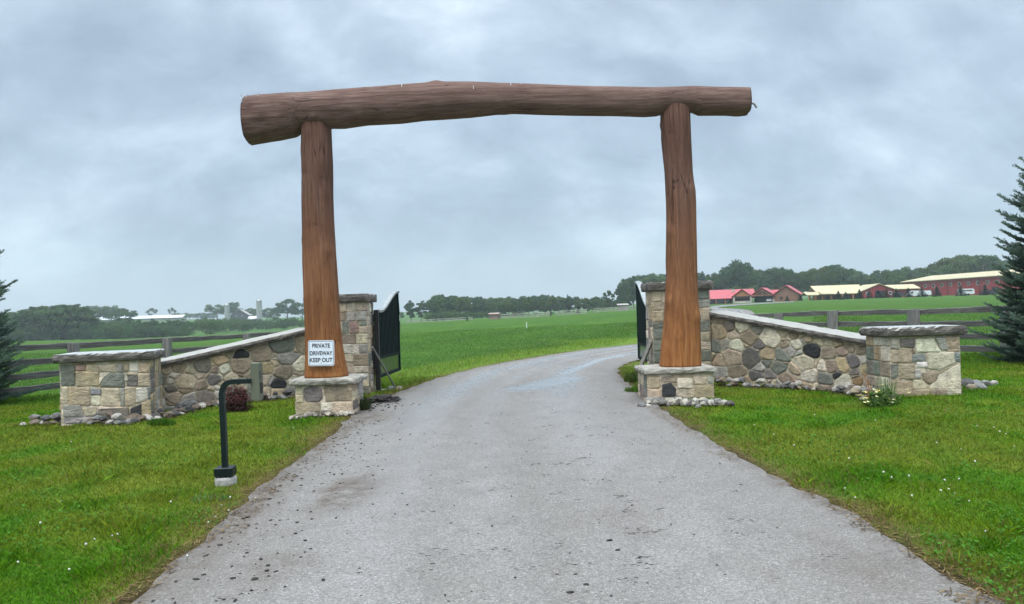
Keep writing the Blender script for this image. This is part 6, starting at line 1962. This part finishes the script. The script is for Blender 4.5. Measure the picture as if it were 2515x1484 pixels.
def cloud(scale, loc, det, rough, dist, rot=.5, st=(1, 1, 1)):
    m = wn('ShaderNodeMapping'); L_.new(cx.outputs[0], m.inputs[0]); m.inputs['Scale'].default_value = st; m.inputs['Location'].default_value = loc; m.inputs['Rotation'].default_value = (0, 0, rot)
    n = wn('ShaderNodeTexNoise'); L_.new(m.outputs[0], n.inputs['Vector']); n.inputs['Scale'].default_value = scale; n.inputs['Detail'].default_value = det
    n.inputs['Roughness'].default_value = rough; n.inputs['Distortion'].default_value = dist; return n.outputs['Fac']


big = cloud(2.3, (5.9, 2.4, 0), 5, .5, .3, -.7, (1, 1.5, 1)); sm = cloud(5.2, (7.7, 2.3, 0), 6, .55, .35, -.8, (1, 1.7, 1)); wisp = cloud(13, (1.7, 9.3, 0), 5, .6, .4, -.7, (1, 1.6, 1))
k = wmath('ADD', wmath('ADD', wmath('MULTIPLY', big, .44), wmath('MULTIPLY', sm, .38)), wmath('MULTIPLY', wisp, .18))
rp = wn('ShaderNodeValToRGB'); L_.new(k, rp.inputs[0]); el = rp.color_ramp.elements
stops = [(.395, (.200, .258, .334)), (.455, (.238, .302, .384)), (.51, (.290, .362, .450)), (.565, (.362, .444, .534)), (.63, (.47, .555, .635))]
while len(el) < len(stops): el.new(.5)
for e, (p_, c_) in zip(el, stops): e.position = p_; e.color = (*c_, 1)
# overcast: brighter overhead, paler and flatter at the horizon
hz_ = wn('ShaderNodeMapRange'); L_.new(sx.outputs[2], hz_.inputs[0]); hz_.inputs[1].default_value = .0; hz_.inputs[2].default_value = .11; hz_.interpolation_type = 'SMOOTHSTEP'
hm_ = wn('ShaderNodeMix', data_type='RGBA'); L_.new(hz_.outputs[0], hm_.inputs[0]); hm_.inputs[6].default_value = (.300, .356, .424, 1); L_.new(rp.outputs[0], hm_.inputs[7])
zv = wn('ShaderNodeVectorMath', operation='SCALE'); zv.inputs[0].default_value = (9.6, 8.4, 7.2); L_.new(wmath('POWER', zc, 4.0), zv.inputs[3])
za = wn('ShaderNodeVectorMath', operation='ADD'); L_.new(zv.outputs[0], za.inputs[0]); za.inputs[1].default_value = (1, 1, 1)
zm = wn('ShaderNodeVectorMath', operation='MULTIPLY'); L_.new(hm_.outputs[2], zm.inputs[0]); L_.new(za.outputs[0], zm.inputs[1])
vm = wn('ShaderNodeVectorMath', operation='SCALE'); L_.new(zm.outputs[0], vm.inputs[0]); vm.inputs[3].default_value = 10.0
mx = wn('ShaderNodeMix', data_type='RGBA'); mx.inputs[0].default_value = .94; L_.new(sky.outputs[0], mx.inputs[6]); L_.new(vm.outputs[0], mx.inputs[7]); L_.new(mx.outputs[2], bg.inputs[0])

sl = bpy.data.lights.new('sun', 'SUN'); sl.energy = 1.5; sl.angle = math.radians(40); sl.color = (1, .97, .92)
so = bpy.data.objects.new('sun', sl); COL.objects.link(so)
d = Vector((math.sin(SUN_AZ) * math.cos(SUN_EL), math.cos(SUN_AZ) * math.cos(SUN_EL), math.sin(SUN_EL)))
so.rotation_euler = (-d).to_track_quat('-Z', 'Y').to_euler()

cam = bpy.data.cameras.new('camera'); co = bpy.data.objects.new('camera', cam); COL.objects.link(co)
cam.sensor_width = 36; cam.lens = 36 * F / 2514.0; cam.shift_y = (775 - 742) / 2514.0; cam.clip_end = 12000; cam.clip_start = .05
co.matrix_world = Matrix(((CR, SR, 0, 0), (0, 0, -1, 0), (-SR, CR, 0, EYE), (0, 0, 0, 1)))
SC.camera = co
vs = SC.view_settings; vs.view_transform = 'Standard'; vs.look = 'None'; vs.exposure = .70; vs.gamma = 1; vs.use_curve_mapping = False
SC.cycles.max_bounces = 6; SC.cycles.volume_bounces = 1; SC.cycles.use_denoising = True
